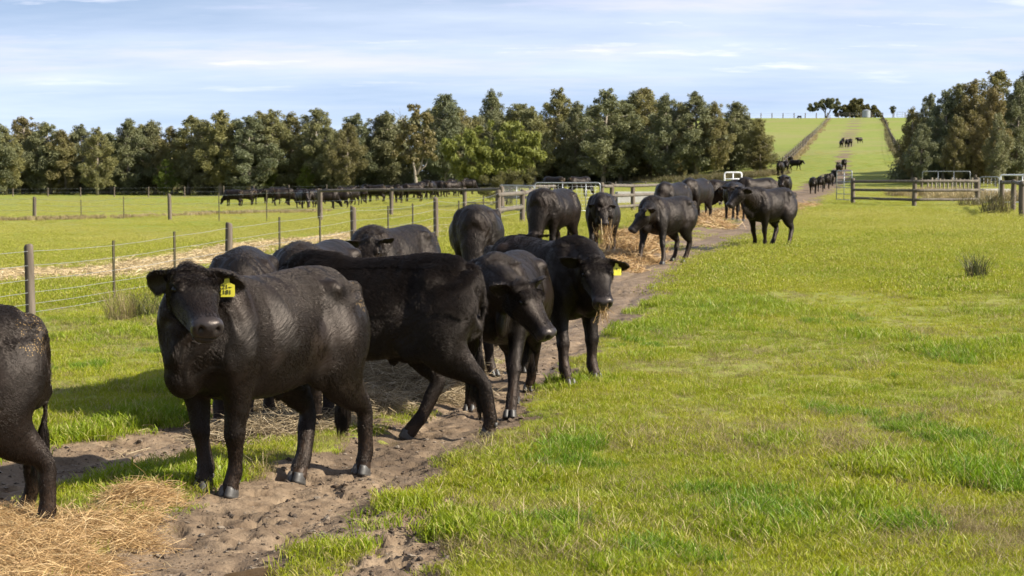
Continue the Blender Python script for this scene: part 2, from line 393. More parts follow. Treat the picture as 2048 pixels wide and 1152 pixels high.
    for _ in range(int(20*(.011/vox)**2)):                # soften the flesh of the trunk only
        for a in range(3):
            m = (np.bincount(ed[:, 0], co[ed[:, 1], a], n)+np.bincount(ed[:, 1], co[ed[:, 0], a], n))/deg
            co[:, a] += (m-co[:, a])*wt
    me.vertices.foreach_set('co', co.astype(np.float32).ravel()); me.update()
    no = np.empty(n*3, np.float32); me.vertices.foreach_get('normal', no); no = no.reshape(-1, 3).astype(float)
    q = co - hd; t = q@hf/ST; y = q@hl/SY; z = q@hu/SZ
    nose = sst((t-.345)/.05)*(np.abs(y) < .10)*sst((z+.165)/.03)*sst((-z+.02)/.05)*(t < .52)
    disp = np.zeros(n)
    if not low:
        for sy in (-1, 1):
            d = np.sqrt((t-.452)**2*.5+((y-sy*.042)/.8)**2+((z+.062)/1.1)**2); disp -= .042*np.exp(-(d/.016)**2); nose = nose*(1-np.exp(-(d/.019)**4))
            d = np.sqrt(((t-.105)/1.2)**2+(y-sy*.115)**2+(z+.022)**2); disp -= .012*np.exp(-(d/.022)**2)
        inh = (t > .24) & (t < .52) & (np.abs(y) < .11)
        disp -= inh*.011*np.exp(-((z+.128+.10*(np.maximum(0, .40-t)))/.007)**2)*(np.abs(z) < .2)
        cx = co[:, 0]/XS; onb = (co[:, 0] > -.75) & (co[:, 0] < .62)
        nz = fbm(co[:, 0]*5+co[:, 1]*2, co[:, 2]*4+co[:, 1]*3, 5, 3)-.5
        disp += .016*nz*onb + .010*(fbm(co[:, 0]*11, co[:, 2]*5+co[:, 1]*4, 8, 3)-.5)
        side = sst((np.abs(co[:, 1])-.12)/.10)
        def dent(x, z, rx, rz, a): return a*side*np.exp(-((cx-x)/rx)**2-((co[:, 2]-z)/rz)**2)
        disp += dent(-.25, .95, .10, .11, -.042)+dent(.22, .98, .08, .18, -.026)+dent(-.42, 1.07, .06, .05, .022)+dent(.43, .80, .10, .15, .018)+dent(-.60, 1.0, .08, .09, -.022)+dent(-.27, .62, .10, .07, .016)+dent(-.50, .80, .11, .13, .016)+dent(.60, .85, .05, .16, -.018)+dent(.33, .66, .05, .08, -.016)
        disp += .0016*np.sin((co[:, 0]+.12*(1-co[:, 2]))*42)*side*sst((co[:, 0]+.2)/.1)*sst((.25-co[:, 0])/.1)*sst((co[:, 2]-.6)/.1)*sst((1.05-co[:, 2])/.1)
        fold = np.exp(-((cx-.70)/.16)**2)*sst((co[:, 2]-.55)/.2)
        disp += .0055*fold*np.sin(co[:, 0]*55+co[:, 2]*9+3*nz*6)*sst((np.abs(co[:, 1])-.03)/.05)
        if wool:
            up = sst((co[:, 2]-.86-.10*(nz*3))/.05)*(co[:, 0] < .6)
            disp += wool*up*(.014 + .022*(fbm(co[:, 0]*16+co[:, 2]*9, co[:, 2]*9-co[:, 0]*4+co[:, 1]*8, 31, 3)-.5))
    co2 = co + no*disp[:, None]; me.vertices.foreach_set('co', co2.astype(np.float32).ravel())
    fattr(me, 'nose', nose)
    fattr(me, 'mud', sst((.42-co[:, 2])/.35)*fbm(co[:, 0]*9+co[:, 1]*5, co[:, 2]*9, 4, 3)*1.6)
    fattr(me, 'chaff', np.clip(sst((-.15-co[:, 0])/.5)*sst((co[:, 2]-.75)/.25)*.80 + .45*np.exp(-((co[:, 0]+.05)/.22)**2-((co[:, 2]-.83)/.10)**2), 0, 1))
    me.update(); hair = None
    if coat:
        fa = np.empty(len(me.polygons)); me.polygons.foreach_get('area', fa)
        nf = len(me.polygons); vi = np.empty(nf*4 if len(me.loops) == nf*4 else len(me.loops), np.int32); me.loops.foreach_get('vertex_index', vi)
        if len(vi) != nf*4:
            me2 = me.copy(); vi = np.array([list(p.vertices)[:4] if len(p.vertices) >= 4 else list(p.vertices)+[p.vertices[-1]] for p in me2.polygons]).ravel(); bpy.data.meshes.remove(me2)
        vi = vi.reshape(-1, 4); pick = rng.choice(nf, coat, p=fa/fa.sum()); wt = rng.dirichlet((1, 1, 1, 1), coat)
        p = (co2[vi[pick]]*wt[..., None]).sum(1); nn = (no[vi[pick]]*wt[..., None]).sum(1); nn /= np.linalg.norm(nn, axis=1)[:, None]+1e-9
        q = p-hd; t = q@hf; inhead = (t > -.05) & (np.linalg.norm(q-np.outer(t, hf), axis=1) < .24) & (t < .5)
        keep = ~(inhead & (t > .34)) & (p[:, 2] > .07)
        sw = fbm(p[:, 0]*4+p[:, 1]*3, p[:, 2]*4, 12, 3)-.5
        d = np.stack([-.8+1.2*sw, .8*(fbm(p[:, 0]*5, p[:, 2]*5+p[:, 1]*4, 13, 2)-.5), -.55-.3*sw], 1)
        legz = sst((.62-p[:, 2])/.15)[:, None]; d = d*(1-legz)+np.array((-.1, 0, -1.))*legz
        d[inhead] = hf*.9+hu*.1
        top = inhead & (t < .10); d[top] = (hf*.5+hu*.9)+rng.normal(0, .35, (top.sum(), 3))
        d = d+rng.normal(0, .16, d.shape); d -= nn*(d*nn).sum(1)[:, None]; d /= np.linalg.norm(d, axis=1)[:, None]+1e-9
        Ln = .020*(.6+.8*rng.random(coat)); lift_ = np.full(coat, .28)
        Ln[top] *= 1.7; lift_[top] = .35
        er = inhead & (np.abs(q@hl) > .15); Ln[er] *= .45; lift_[er] = .2
        tl = (p[:, 0] < -.63) & (np.abs(p[:, 1]) < .06+abs(tailsw)) & (p[:, 2] < .55) & (p[:, 2] > .2); Ln[tl] *= 4; d[tl] = (0, 0, -1.)
        if wool:
            up = (p[:, 2] > .84+.18*sw) & ~inhead & (p[:, 0] < .62); Ln[up] *= 1.0+1.1*wool; lift_[up] = .5
            ridge = (p[:, 2] > 1.13) & (p[:, 0] < .6); lift_[ridge] = .9
        ridge = (nn[:, 2] > .75) & (p[:, 0] > .3) & ~inhead; Ln[ridge] *= 1.6; lift_[ridge] = .6
        p, nn, d, Ln, lift_ = p[keep], nn[keep], d[keep], Ln[keep], lift_[keep]
        k = np.array([0, .4, .75, 1.0])
        pts = p[:, None]+d[:, None]*(Ln[:, None]*k)[..., None]+nn[:, None]*((Ln*lift_)[:, None]*np.sin(k*1.9)*.62)[..., None]-nn[:, None]*.003
        hair = pts
    return dict(mesh=me, hair=hair, hd=hd, RM=RM, feet=feet)
def hoof_mesh():
    """cloven hoof of two claws"""
    s = Shell()
    for sy in (-1, 1):
        s.loft([(0.002, sy*.021, .062, .019, .036, .040), (.006, sy*.023, .045, .023, .044, .043), (.016, sy*.024, .022, .0255, .054, .044), (.024, sy*.025, .0, .027, .062, .046)], (1, 0, 0), 2, 12, 2.2, lateral=(0, 1, 0))
    for sy in (-1, 1): s.ball((-.045, sy*.018, .085), (.014, .011, .018))
    me = bpy.data.meshes.new('hoof'); me.from_pydata(np.vstack(s.v).tolist(), [], s.f); me.update()
    bm = bmesh.new(); bm.from_mesh(me); bmesh.ops.recalc_face_normals(bm, faces=bm.faces); bm.to_mesh(me); bm.free(); return me
HOOF = hoof_mesh(); HOOF.materials.append(M_HOOF)
def eye_mesh():
    s = Shell(); s.ball((0, 0, 0), (.023, .019, .019), N=16); me = bpy.data.meshes.new('eye'); me.from_pydata(np.vstack(s.v).tolist(), [], s.f); me.update(); me.materials.append(M_EYE); return me
EYE = eye_mesh()
def tag_mesh():
    pts = [(-.011, .052), (.011, .052), (.014, .018), (.040, .004), (.040, -.050), (.034, -.056), (-.034, -.056), (-.040, -.050), (-.040, .004), (-.014, .018)]
    n = len(pts); V = [(-.0015, x, z) for x, z in pts]+[(.0015, x, z) for x, z in pts]
    F = [tuple(range(n)), tuple(range(2*n-1, n-1, -1))]+[(i, (i+1) % n, n+(i+1) % n, n+i) for i in range(n)]
    me = bpy.data.meshes.new('ear_tag'); me.from_pydata(V, [], F); me.update()
    bm = bmesh.new(); bm.from_mesh(me); bmesh.ops.recalc_face_normals(bm, faces=bm.faces)
    bm.to_mesh(me); bm.free(); me.materials.append(M_TAG); return me
TAG = tag_mesh()
def text_mesh(txt, size):
    c = bpy.data.curves.new('lettering', 'FONT'); c.body = txt; c.size = size; c.align_x = 'CENTER'; c.space_line = .85; c.extrude = .0008
    o = bpy.data.objects.new('t', c); COL.objects.link(o); dg = bpy.context.evaluated_depsgraph_get()
    me = bpy.data.meshes.new_from_object(o.evaluated_get(dg)); bpy.data.objects.remove(o); return me
def put_cow(label, sh, x, y, heading, scale=1.0, mat=None, group='black cattle feeding along the track', tags=(), z=None, detail=True):
    root = empty('cow', (x, y, hz(x, y) if z is None else z), heading); root.scale = (scale,)*3
    tag(root, label, 'cow', group)
    root['hd'] = [float(c) for c in sh['hd']]; root['rm'] = [float(c) for c in sh['RM'].ravel()]
    link('body', sh['mesh'], mat or M_COAT, root)
    if sh['hair'] is not None:
        pts = sh['hair']; hc = bpy.data.hair_curves.new('coat'); hc.add_curves([4]*len(pts))
        hc.attributes['position'].data.foreach_set('vector', pts.astype(np.float32).ravel())
        ra = hc.attributes.new('radius', 'FLOAT', 'POINT'); ra.data.foreach_set('value', np.tile(np.array([.0008, .0008, .0006, .0002], np.float32), len(pts)))
        hc.materials.append(M_HAIR); o = bpy.data.objects.new('coat', hc); COL.objects.link(o); o.parent = root
    if detail:
        for p, key, a in sh['feet']:
            h = link('hoof', HOOF, None, root); h.location = (p[0], p[1], p[2]-.03); h.rotation_euler = (0, a, 0)
        M3 = Matrix(sh['RM'].tolist())
        for sy in (-1, 1):
            e = link('eye', EYE, None, root); e.location = Vector(sh['hd'])+M3 @ Vector((.092, sy*.108, -.020)); e.rotation_euler = M3.to_euler()
        for sy, off, yaw, txt in tags:
            tg = link('ear_tag', TAG, None, root, smooth=False); tg.location = Vector(sh['hd'])+M3 @ Vector(off)
            tg.rotation_euler = (0, 0, R(yaw)-heading)       # hangs straight down, turned to this bearing
            if txt:
                tm = text_mesh(txt, .032); le = link('lettering', tm, M_INK, tg, smooth=False)
                le.location = (.0032, 0, -.015); le.rotation_euler = (math.pi/2, 0, math.pi/2)
    return root
# ---------------------------------------------------------------- ground sheet
def axis(dense0, dense1, step, lo, hi, g):
    a = list(np.arange(dense0, dense1, step)); s = step; x = a[0]
    left = []
    while x > lo: s *= g; x -= s; left.append(x)
    s = step; x = a[-1]; right = []
    while x < hi: s *= g; x += s; right.append(x)
    return np.array(left[::-1]+a+right)
gx = axis(-5.5, 5.5, .024, -1500, 1500, 1.055); gy = np.concatenate([np.linspace(-120, 4, 16), axis(6.2, 15, .022, 5.9, 2600, 1.017)])
X, Y = np.meshgrid(gx, gy); shp = X.shape
Z = base_z(X, Y) + rut_z(X, Y)
D = np.zeros(shp); near = (np.abs(X) < 130) & (Y > 3) & (Y < 500)
D[near] = dirt_mask(X[near], Y[near])
far = np.clip((60-Y)/40, 0, 1)
Z += far*(.05*(fbm(X*.7, Y*.7, 21, 3)-.5) + .035*(fbm(X*3.1, Y*3.1, 22, 3)-.5))
n1 = fbm(X*9, Y*9, 23, 4)-.5; n2 = fbm(X*26, Y*26, 24, 3)-.5
nearm = np.clip((26-Y)/12, 0, 1)*(Y > 4)
Z += D*nearm*(.012*n1 + .009*n2) - .012*D*nearm
# hoof prints and tyre-churned lumps
pr = np.random.default_rng(11)
for i in range(2000):
    poly, wd = ((RUT_R, 1.0), (RUT_L, 1.0), (RUT_B, 1.2), (RUT_R, 1.3))[i % 4]
    k = pr.integers(0, min(len(poly)-1, 7)); t = pr.random(); a, b = np.array(poly[k]), np.array(poly[k+1])
    c = a+(b-a)*t; dirv = (b-a)[:2]/np.linalg.norm((b-a)[:2]); nrm = np.array((-dirv[1], dirv[0]))
    p = c[:2]+nrm*pr.normal(0, .55)*c[2]*wd
    if not (-5.4 < p[0] < 5.4 and 5 < p[1] < 26): continue
    r = .025+.05*pr.random()**2; dep = (.007+.026*pr.random()**2)*(1.5 if i % 4 == 3 else 1); an = pr.random()*3.14
    i0, i1 = np.searchsorted(gx, (p[0]-3*r, p[0]+3*r)); j0, j1 = np.searchsorted(gy, (p[1]-3*r, p[1]+3*r))
    dx = X[j0:j1, i0:i1]-p[0]; dy = Y[j0:j1, i0:i1]-p[1]
    u = dx*math.cos(an)+dy*math.sin(an); v = (-dx*math.sin(an)+dy*math.cos(an))*1.35
    q2 = (u*u+v*v)/(r*r); Z[j0:j1, i0:i1] += (D[j0:j1, i0:i1]*.9+.1)*(-dep*np.exp(-(q2*.8)**2)+dep*.22*np.exp(-((np.sqrt(q2)-1.4)/.35)**2))
# dry straw ground in the paddock beyond the fence
def straw_mask(x, y):
    m = np.minimum(seg_dist(x, y, STRAW_A), seg_dist(x, y, STRAW_B))
    return 1-sst((m+(fbm(x*.8, y*.8, 41, 4)-.5)*1.3-.55)/.7)
STRAW_A = poly_px([(-150, 560, 4.2), (60, 552, 4.4), (230, 543, 3.6), (420, 512, 2.6), (560, 490, 3.0), (690, 474, 3.2), (790, 462, 1.8)])
STRAW_B = poly_px([(0, 452, 1.2), (180, 450, 2.0), (260, 452, 1.2)])
S_ = np.zeros(shp); mm = (Y > 10) & (Y < 70) & (X < 3); S_[mm] = straw_mask(X[mm], Y[mm])
nx, ny = len(gx), len(gy); idx = np.arange(nx*ny).reshape(ny, nx)
F = np.stack([idx[:-1, :-1], idx[:-1, 1:], idx[1:, 1:], idx[1:, :-1]], -1).reshape(-1, 4)
ZG = Z
def z_ground(x, y):
    """height of the finished sheet, bilinear, vectorised"""
    i = np.clip(np.searchsorted(gx, x)-1, 0, nx-2); j = np.clip(np.searchsorted(gy, y)-1, 0, ny-2)
    u = (x-gx[i])/(gx[i+1]-gx[i]); v = (y-gy[j])/(gy[j+1]-gy[j])
    return (ZG[j, i]*(1-u)+ZG[j, i+1]*u)*(1-v)+(ZG[j+1, i]*(1-u)+ZG[j+1, i+1]*u)*v
def a_ground(A, x, y):
    i = np.clip(np.searchsorted(gx, x), 0, nx-1); j = np.clip(np.searchsorted(gy, y), 0, ny-1); return A[j, i]

def ground_material():
    m = bpy.data.materials.new('ground'); m.use_nodes = True; m.node_tree.nodes.clear(); q = NT(m.node_tree)
    pos = q('NewGeometry').outputs['Position']
    flat = q('Mapping', {'Vector': pos, 'Scale': (1, 1, .15)}).outputs[0]
    n1 = q.noise(flat, .09, 4); n2 = q.noise(flat, .9, 5, .6); n3 = q.noise(flat, 7.0, 5, .65); n4 = q.noise(flat, 40, 4, .7)
    g1 = q.mix(q.ramp(n2, ((.35, 0), (.65, 1))), (.185, .235, .016), (.295, .300, .034))
    g2 = q.mix(q.ramp(n1, ((.42, 0), (.60, 1))), g1, (.285, .265, .055))
    g3 = q.mix(q.ramp(n3, ((.50, 0), (.72, .75))), g2, (.085, .105, .014))
    g3 = q.mix(q.ramp(n4, ((.42, .6), (.66, 0))), g3, (.07, .085, .014))
    # the hill is paler and drier on its left flank
    sp = q('SeparateXYZ', {'Vector': pos})
    farm = q.ramp(q.math('MULTIPLY', sp.outputs['Y'], .0025), ((.25, 0), (.42, 1)))
    g3 = q.mix(q.math('MULTIPLY', farm, .8), g3, q.mix(q.ramp(n2, ((.35, 0), (.65, 1))), (.122, .172, .020), (.190, .205, .040)))
    dry = q.math('MULTIPLY', q.ramp(q.noise(flat, .05, 3), ((.45, 0), (.6, 1))), farm)
    g3 = q.mix(q.math('MULTIPLY', dry, .4), g3, (.225, .180, .080))
    trk = q('Mapping', {'Vector': q('Mapping', {'Vector': pos, 'Rotation': (0, 0, R(22))}).outputs[0], 'Scale': (6.5, .55, 1)}).outputs[0]      # worn along the direction of travel
    earth = q.mix(q.ramp(q.math('ADD', q.math('MULTIPLY', n3, .55), q.math('MULTIPLY', q.noise(trk, 1.0, 5, .6), .45)), ((.36, 0), (.62, 1))), (.092, .060, .036), (.232, .168, .108))
    earth = q.mix(q.ramp(n4, ((.52, 0), (.75, .8))), earth, (.055, .038, .026))
    earth = q.mix(q.ramp(q.noise(flat, .7, 4), ((.50, 0), (.66, .75))), earth, (.066, .045, .029))     # damp patches
    d = q.attr('dirt'); dd = q.ramp(q.math('ADD', d, q.math('MULTIPLY', q.math('SUBTRACT', n3, .5), .8)), ((.33, 0), (.55, 1)))
    # under the blades near the camera: thatch and soil
    nearm = q.ramp(q.math('MULTIPLY', sp.outputs['Y'], .01), ((.18, 1), (.55, 0)))
    thatch = q.mix(q.ramp(n3, ((.38, 0), (.62, 1))), (.150, .180, .018), (.225, .205, .055))
    g3 = q.mix(q.math('MULTIPLY', nearm, .75), g3, thatch)
    col = q.mix(dd, g3, earth)
    st = q.ramp(q.math('ADD', q.attr('straw'), q.math('MULTIPLY', q.math('SUBTRACT', n3, .5), 1.0)), ((.40, 0), (.75, 1)))
    col = q.mix(q.math('MULTIPLY', st, .9), col, q.mix(q.ramp(n4, ((.3, 0), (.7, 1))), (.36, .275, .15), (.20, .15, .075)))
    bh = q.math('ADD', q.math('MULTIPLY', n3, 1.0), q.math('MULTIPLY', n4, .5))
    bmp = q('Bump', {'Height': bh, 'Strength': .8, 'Distance': .03})
    wet = q.ramp(q.math('MULTIPLY', dd, q.noise(flat, .55, 3)), ((.45, .92), (.62, .62)))
    q('OutputMaterial', {'Surface': q('BsdfPrincipled', {'Base Color': col, 'Roughness': wet, 'Normal': bmp, 'Specular IOR Level': .25})})
    return m
me = npmesh('ground', np.stack([X.ravel(), Y.ravel(), Z.ravel()], 1), F)
fattr(me, 'dirt', D.ravel()); fattr(me, 'straw', S_.ravel())
tag(link('ground', me, ground_material()), kind='structure')

# shallow muddy puddle in the near rut, and the hollow beside the hay
M_WATER = plain('puddle', (.10, .065, .035), .06, .3, 6)
def puddle(label, px, py, rx, ry, rise):
    c = G(px, py); a = np.linspace(0, 2*np.pi, 40, endpoint=False)
    rr = 1+.35*(fbm(np.cos(a)*1.4+px, np.sin(a)*1.4+py, 5, 3)-.5)*2
    V = [(c[0], c[1], 0)]+[(c[0]+rx*r*math.cos(t), c[1]+ry*r*math.sin(t), 0) for r, t in zip(rr, a)]
    V = np.array(V); V[:, 2] = float(np.median(z_ground(V[:, 0], V[:, 1])))+rise
    me = bpy.data.meshes.new('puddle'); me.from_pydata(V.tolist(), [], [(0, 1+k, 1+(k+1) % 40) for k in range(40)]); me.update()
    o = tag(link('puddle_water', me, M_WATER), kind='structure')
puddle('', 590, 1138, .30, .20, -.004); puddle('', 1345, 568, .35, .5, -.01)

# ---------------------------------------------------------------- grass
def leafy_material(name, c_lush, c_warm, c_dry, trans=.45, rough=.5):
    m = bpy.data.materials.new(name); m.use_nodes = True; m.node_tree.nodes.clear(); q = NT(m.node_tree)
    pos = q('NewGeometry').outputs['Position']; flat = q('Mapping', {'Vector': pos, 'Scale': (1, 1, .2)}).outputs[0]
    n1 = q.noise(flat, .35, 4, .6); n2 = q.noise(flat, 2.2, 4, .6); n3 = q.noise(flat, 14, 3, .6)
    col = q.mix(q.ramp(n1, ((.38, 0), (.60, 1))), c_warm, c_lush)
    col = q.mix(q.ramp(n2, ((.40, .75), (.62, 0))), col, tuple(c*.8 for c in c_warm))
    col = q.mix(q.math('MULTIPLY', q.ramp(n3, ((.50, 0), (.66, 1))), .8), col, c_lush)
    fy = q.ramp(q.math('MULTIPLY', q('SeparateXYZ', {'Vector': pos}).outputs['Y'], .01), ((.16, 0), (.55, 1)))
    col = q.mix(q.math('MULTIPLY', fy, q.ramp(q.noise(flat, .10, 4, .65), ((.36, .30), (.60, 1)))), col, tuple(a*.5+b*.5 for a, b in zip(c_warm, c_dry)))
    bl = q.attr('blade')
    col = q.mix(q.ramp(bl, ((.82, 0), (.88, 1))), col, c_dry)
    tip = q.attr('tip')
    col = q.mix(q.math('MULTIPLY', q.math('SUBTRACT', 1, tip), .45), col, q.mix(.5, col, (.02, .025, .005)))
    b = q('BsdfPrincipled', {'Base Color': col, 'Roughness': rough, 'Specular IOR Level': .35})
    t = q('BsdfTranslucent', {'Color': col}); mx = q('MixShader', {0: trans, 1: b, 2: t})
    q('OutputMaterial', {'Surface': mx}); return m
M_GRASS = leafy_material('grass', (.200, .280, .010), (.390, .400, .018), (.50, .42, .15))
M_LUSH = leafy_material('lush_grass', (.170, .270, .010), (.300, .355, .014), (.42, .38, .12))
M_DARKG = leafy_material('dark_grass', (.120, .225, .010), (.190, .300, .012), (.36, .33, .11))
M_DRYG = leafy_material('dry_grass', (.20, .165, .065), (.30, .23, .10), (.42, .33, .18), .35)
def blades(n, rad, h0, h1, wid, lean, seed, curl=.5, clump=0):
    r = np.random.default_rng(seed); V = []; F = []; B = []; T = []
    for i in range(n):
        a = r.random()*6.283; d = rad*math.sqrt(r.random()); x, y = d*math.cos(a), d*math.sin(a)
        if clump: k = r.integers(0, clump); x = x*.35+rad*.65*math.cos(k*2.4); y = y*.35+rad*.65*math.sin(k*2.4)
        h = r.uniform(h0, h1); az = r.random()*6.283; ln = r.uniform(.1, lean)*h; w_ = wid*r.uniform(.7, 1.3)
        dx, dy = math.cos(az), math.sin(az); fa = r.random()*6.283; sx, sy = math.cos(fa)*w_/2, math.sin(fa)*w_/2; o = len(V)
        for t, ws_ in ((0, .8), (.45, 1.0), (.8, .7)):
            b = ln*(t**(1.3+curl)); z = h*t*(1-.25*curl*t*ln/max(h, 1e-6))
            V += [(x+dx*b-sx*ws_, y+dy*b-sy*ws_, z-.01*(t == 0)), (x+dx*b+sx*ws_, y+dy*b+sy*ws_, z-.01*(t == 0))]
        V.append((x+dx*ln, y+dy*ln, h*(1-.25*curl*ln/max(h, 1e-6))))
        F += [(o, o+1, o+3, o+2), (o+2, o+3, o+5, o+4), (o+4, o+5, o+6)]
        rr = r.random(); B += [rr]*7; T += [0, 0, .5, .5, .8, .8, 1]
    me = bpy.data.meshes.new('tuft'); me.from_pydata(V, [], F); me.update(); fattr(me, 'blade', B); fattr(me, 'tip', T); return me
def scatter(name, protos, pts, rotz, scl, idx, kind='stuff'):
    """one 'stuff' object: points that carry tufts (geometry nodes)"""
    col = bpy.data.collections.new(name+'_tufts')
    for i, me in enumerate(protos):
        o = bpy.data.objects.new(f'{name}_tuft_{i:02d}', me); col.objects.link(o)
    me = bpy.data.meshes.new(name); me.vertices.add(len(pts)); me.vertices.foreach_set('co', np.asarray(pts, np.float32).ravel())
    rv = me.attributes.new('rot', 'FLOAT_VECTOR', 'POINT'); rv.data.foreach_set('vector', np.asarray(rotz, np.float32).ravel())
    sv_ = me.attributes.new('scl', 'FLOAT_VECTOR', 'POINT'); sv_.data.foreach_set('vector', np.asarray(scl, np.float32).ravel())
    iv = me.attributes.new('pick', 'INT', 'POINT'); iv.data.foreach_set('value', np.asarray(idx, np.int32))
    ob = bpy.data.objects.new(name, me); COL.objects.link(ob); ob['kind'] = kind
    g = bpy.data.node_groups.new(name, 'GeometryNodeTree')
    g.interface.new_socket('Geometry', in_out='INPUT', socket_type='NodeSocketGeometry'); g.interface.new_socket('Geometry', in_out='OUTPUT', socket_type='NodeSocketGeometry')
    N = g.nodes; L = g.links; gi = N.new('NodeGroupInput'); go = N.new('NodeGroupOutput'); ip = N.new('GeometryNodeInstanceOnPoints'); ci = N.new('GeometryNodeCollectionInfo')
    ci.inputs['Collection'].default_value = col; ci.inputs['Separate Children'].default_value = True; ci.inputs['Reset Children'].default_value = True
    def na(n_, t):
        a = N.new('GeometryNodeInputNamedAttribute'); a.data_type = t; a.inputs['Name'].default_value = n_; return a.outputs['Attribute']
    er = N.new('FunctionNodeEulerToRotation'); L.new(na('rot', 'FLOAT_VECTOR'), er.inputs[0])
    L.new(gi.outputs[0], ip.inputs['Points']); L.new(ci.outputs[0], ip.inputs['Instance']); ip.inputs['Pick Instance'].default_value = True
    L.new(na('pick', 'INT'), ip.inputs['Instance Index']); L.new(er.outputs[0], ip.inputs['Rotation']); L.new(na('scl', 'FLOAT_VECTOR'), ip.inputs['Scale'])
    L.new(ip.outputs[0], go.inputs[0]); md = ob.modifiers.new('tufts', 'NODES'); md.node_group = g
    return ob
def wedge(n, y0, y1, spread=.36, extra=2.0, power=1.0):
    """random ground points seen by the camera and a few steps to the side, denser near"""
    y = (y0**(1-power)+(y1**(1-power)-y0**(1-power))*rng.random(n))**(1/(1-power)) if power != 1 else y0*(y1/y0)**rng.random(n)
    x = (rng.random(n)*2-1)*(y*spread+extra); return x, y
grass_p = [blades(130, .15, .015, .042, .0042, 1.5, 1), blades(120, .16, .02, .052, .0045, 1.4, 2), blades(140, .17, .012, .034, .004, 1.7, 3), blades(100, .15, .02, .065, .0045, 1.3, 4), blades(90, .14, .025, .075, .005, 1.3, 5)]
lush_p = [blades(130, .14, .03, .085, .005, 1.1, 6), blades(120, .14, .025, .07, .0055, 1.2, 7)]
dark_p = [blades(130, .14, .05, .12, .005, 1.0, 13), blades(120, .15, .04, .10, .0055, 1.1, 14)]
dry_p = [blades(60, .15, .015, .06, .0032, 2.2, 8), blades(16, .12, .04, .13, .0026, 1.6, 9)]
far_p = [blades(300, .55, .008, .024, .008, 1.9, 10), blades(300, .55, .010, .030, .008, 1.8, 11), blades(260, .55, .008, .036, .008, 1.9, 12)]
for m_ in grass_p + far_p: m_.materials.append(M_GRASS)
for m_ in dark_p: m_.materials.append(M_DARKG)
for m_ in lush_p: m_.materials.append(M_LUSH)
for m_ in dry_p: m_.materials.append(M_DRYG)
def grow(n, y0, y1, far=False, power=1.6):
    x, y = wedge(n, y0, y1, power=power)
    d = a_ground(D, x, y); s = a_ground(S_, x, y)
    keep = (rng.random(n) > d*1.25-.02) & (rng.random(n) > s*1.1)
    bare = fbm(x*1.7, y*1.7, 61, 3); keep &= rng.random(n) < np.clip(.75+(bare-.36)*4, .6, 1)
    x, y, d = x[keep], y[keep], d[keep]; k = len(x)
    lush = .5*fbm(x*.45, y*.45, 51, 4)+.5*fbm(x*1.6, y*1.6, 53, 3); dryn = fbm(x*.8, y*.8, 52, 4)
    u = rng.random(k); idx = rng.integers(0, 5, k)
    if not far:
        lsh = (lush > .575) & (u < .75); idx[lsh] = rng.integers(5, 7, lsh.sum())
        dk = np.zeros(k)
        for px, py, r_ in ((1140, 915, .30), (1700, 830, .30), (1640, 815, .22), (1900, 885, .35), (1830, 860, .25), (1480, 1000, .35), (1545, 1045, .16), (1180, 930, .2), (1060, 830, .2), (1900, 720, .3), (1780, 1050, .3), (1340, 1100, .25), (1290, 690, .35), (1640, 650, .4), (1980, 960, .3), (330, 700, .3), (160, 735, .3), (1100, 1060, .15), (700, 1090, .1)):
            c = G(px, py); dk = np.maximum(dk, np.exp(-((x-c[0])**2+((y-c[1])*.6)**2)/(r_*r_*.45)))
        dk = (dk+(fbm(x*5, y*5, 66, 3)-.5)*1.6 > .55) & (u < .40); idx[dk] = rng.integers(9, 11, dk.sum()); lsh |= dk
        dr = ~lsh & (u < .14+.5*np.clip((dryn-.50)/.15, 0, 1)); idx[dr] = rng.integers(7, 9, dr.sum())
    else: idx = rng.integers(0, 3, k)
    sc = (.52+.5*rng.random(k))*(1+.35*np.clip((lush-.5)/.12, -.8, 1.2)); sc *= np.where(d > .15, .8, 1)
    z = z_ground(x, y)-.004
    rot = np.stack([rng.normal(0, .12, k), rng.normal(0, .12, k), rng.random(k)*6.283], 1)
    return np.stack([x, y, z], 1), rot, np.stack([sc*1.05, sc*1.05, sc*(.8+.4*rng.random(k))], 1), idx
a = grow(52000, 6.0, 30, power=1.75)
# crumbs of trodden soil, small stones
def crumb(seed):
    bm = bmesh.new(); bmesh.ops.create_icosphere(bm, subdivisions=2, radius=1.0); r = random.Random(seed); ph = [r.uniform(0, 6) for _ in range(6)]
    for v in bm.verts:
        c = v.co; v.co = c*(1+.28*math.sin(3*c.x+ph[0])*math.sin(4*c.y+ph[1])+.22*math.sin(5*c.z+ph[2]+2*c.x)+r.uniform(-.08, .08)); v.co.z *= .62
    me = bpy.data.meshes.new('crumb'); bm.to_mesh(me); bm.free(); return me
crumb_p = [crumb(i) for i in range(4)]
for i_, m_ in enumerate(crumb_p): m_.materials.append(plain('soil_crumb', ((.15, .105, .068), (.095, .064, .040), (.21, .165, .12), (.06, .042, .028))[i_], .95, .4, 3))
x, y = wedge(60000, 6.2, 24, power=1.8); k_ = (a_ground(D, x, y) > .35) & (rng.random(60000) < .25+1.1*(fbm(x*2.2, y*2.2, 91, 3)-.35)); x, y = x[k_], y[k_]; n_ = len(x)
s_ = .003+.016*rng.random(n_)**5+.004*rng.random(n_)
scatter('soil_crumbs', crumb_p, np.stack([x, y, z_ground(x, y)+s_*.15], 1), np.stack([rng.normal(0, .3, n_), rng.normal(0, .3, n_), rng.random(n_)*6.28], 1), np.stack([s_]*3, 1), rng.integers(0, 4, n_))
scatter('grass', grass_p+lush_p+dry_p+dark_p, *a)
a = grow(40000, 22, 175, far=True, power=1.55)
scatter('far_grass', far_p, *a)
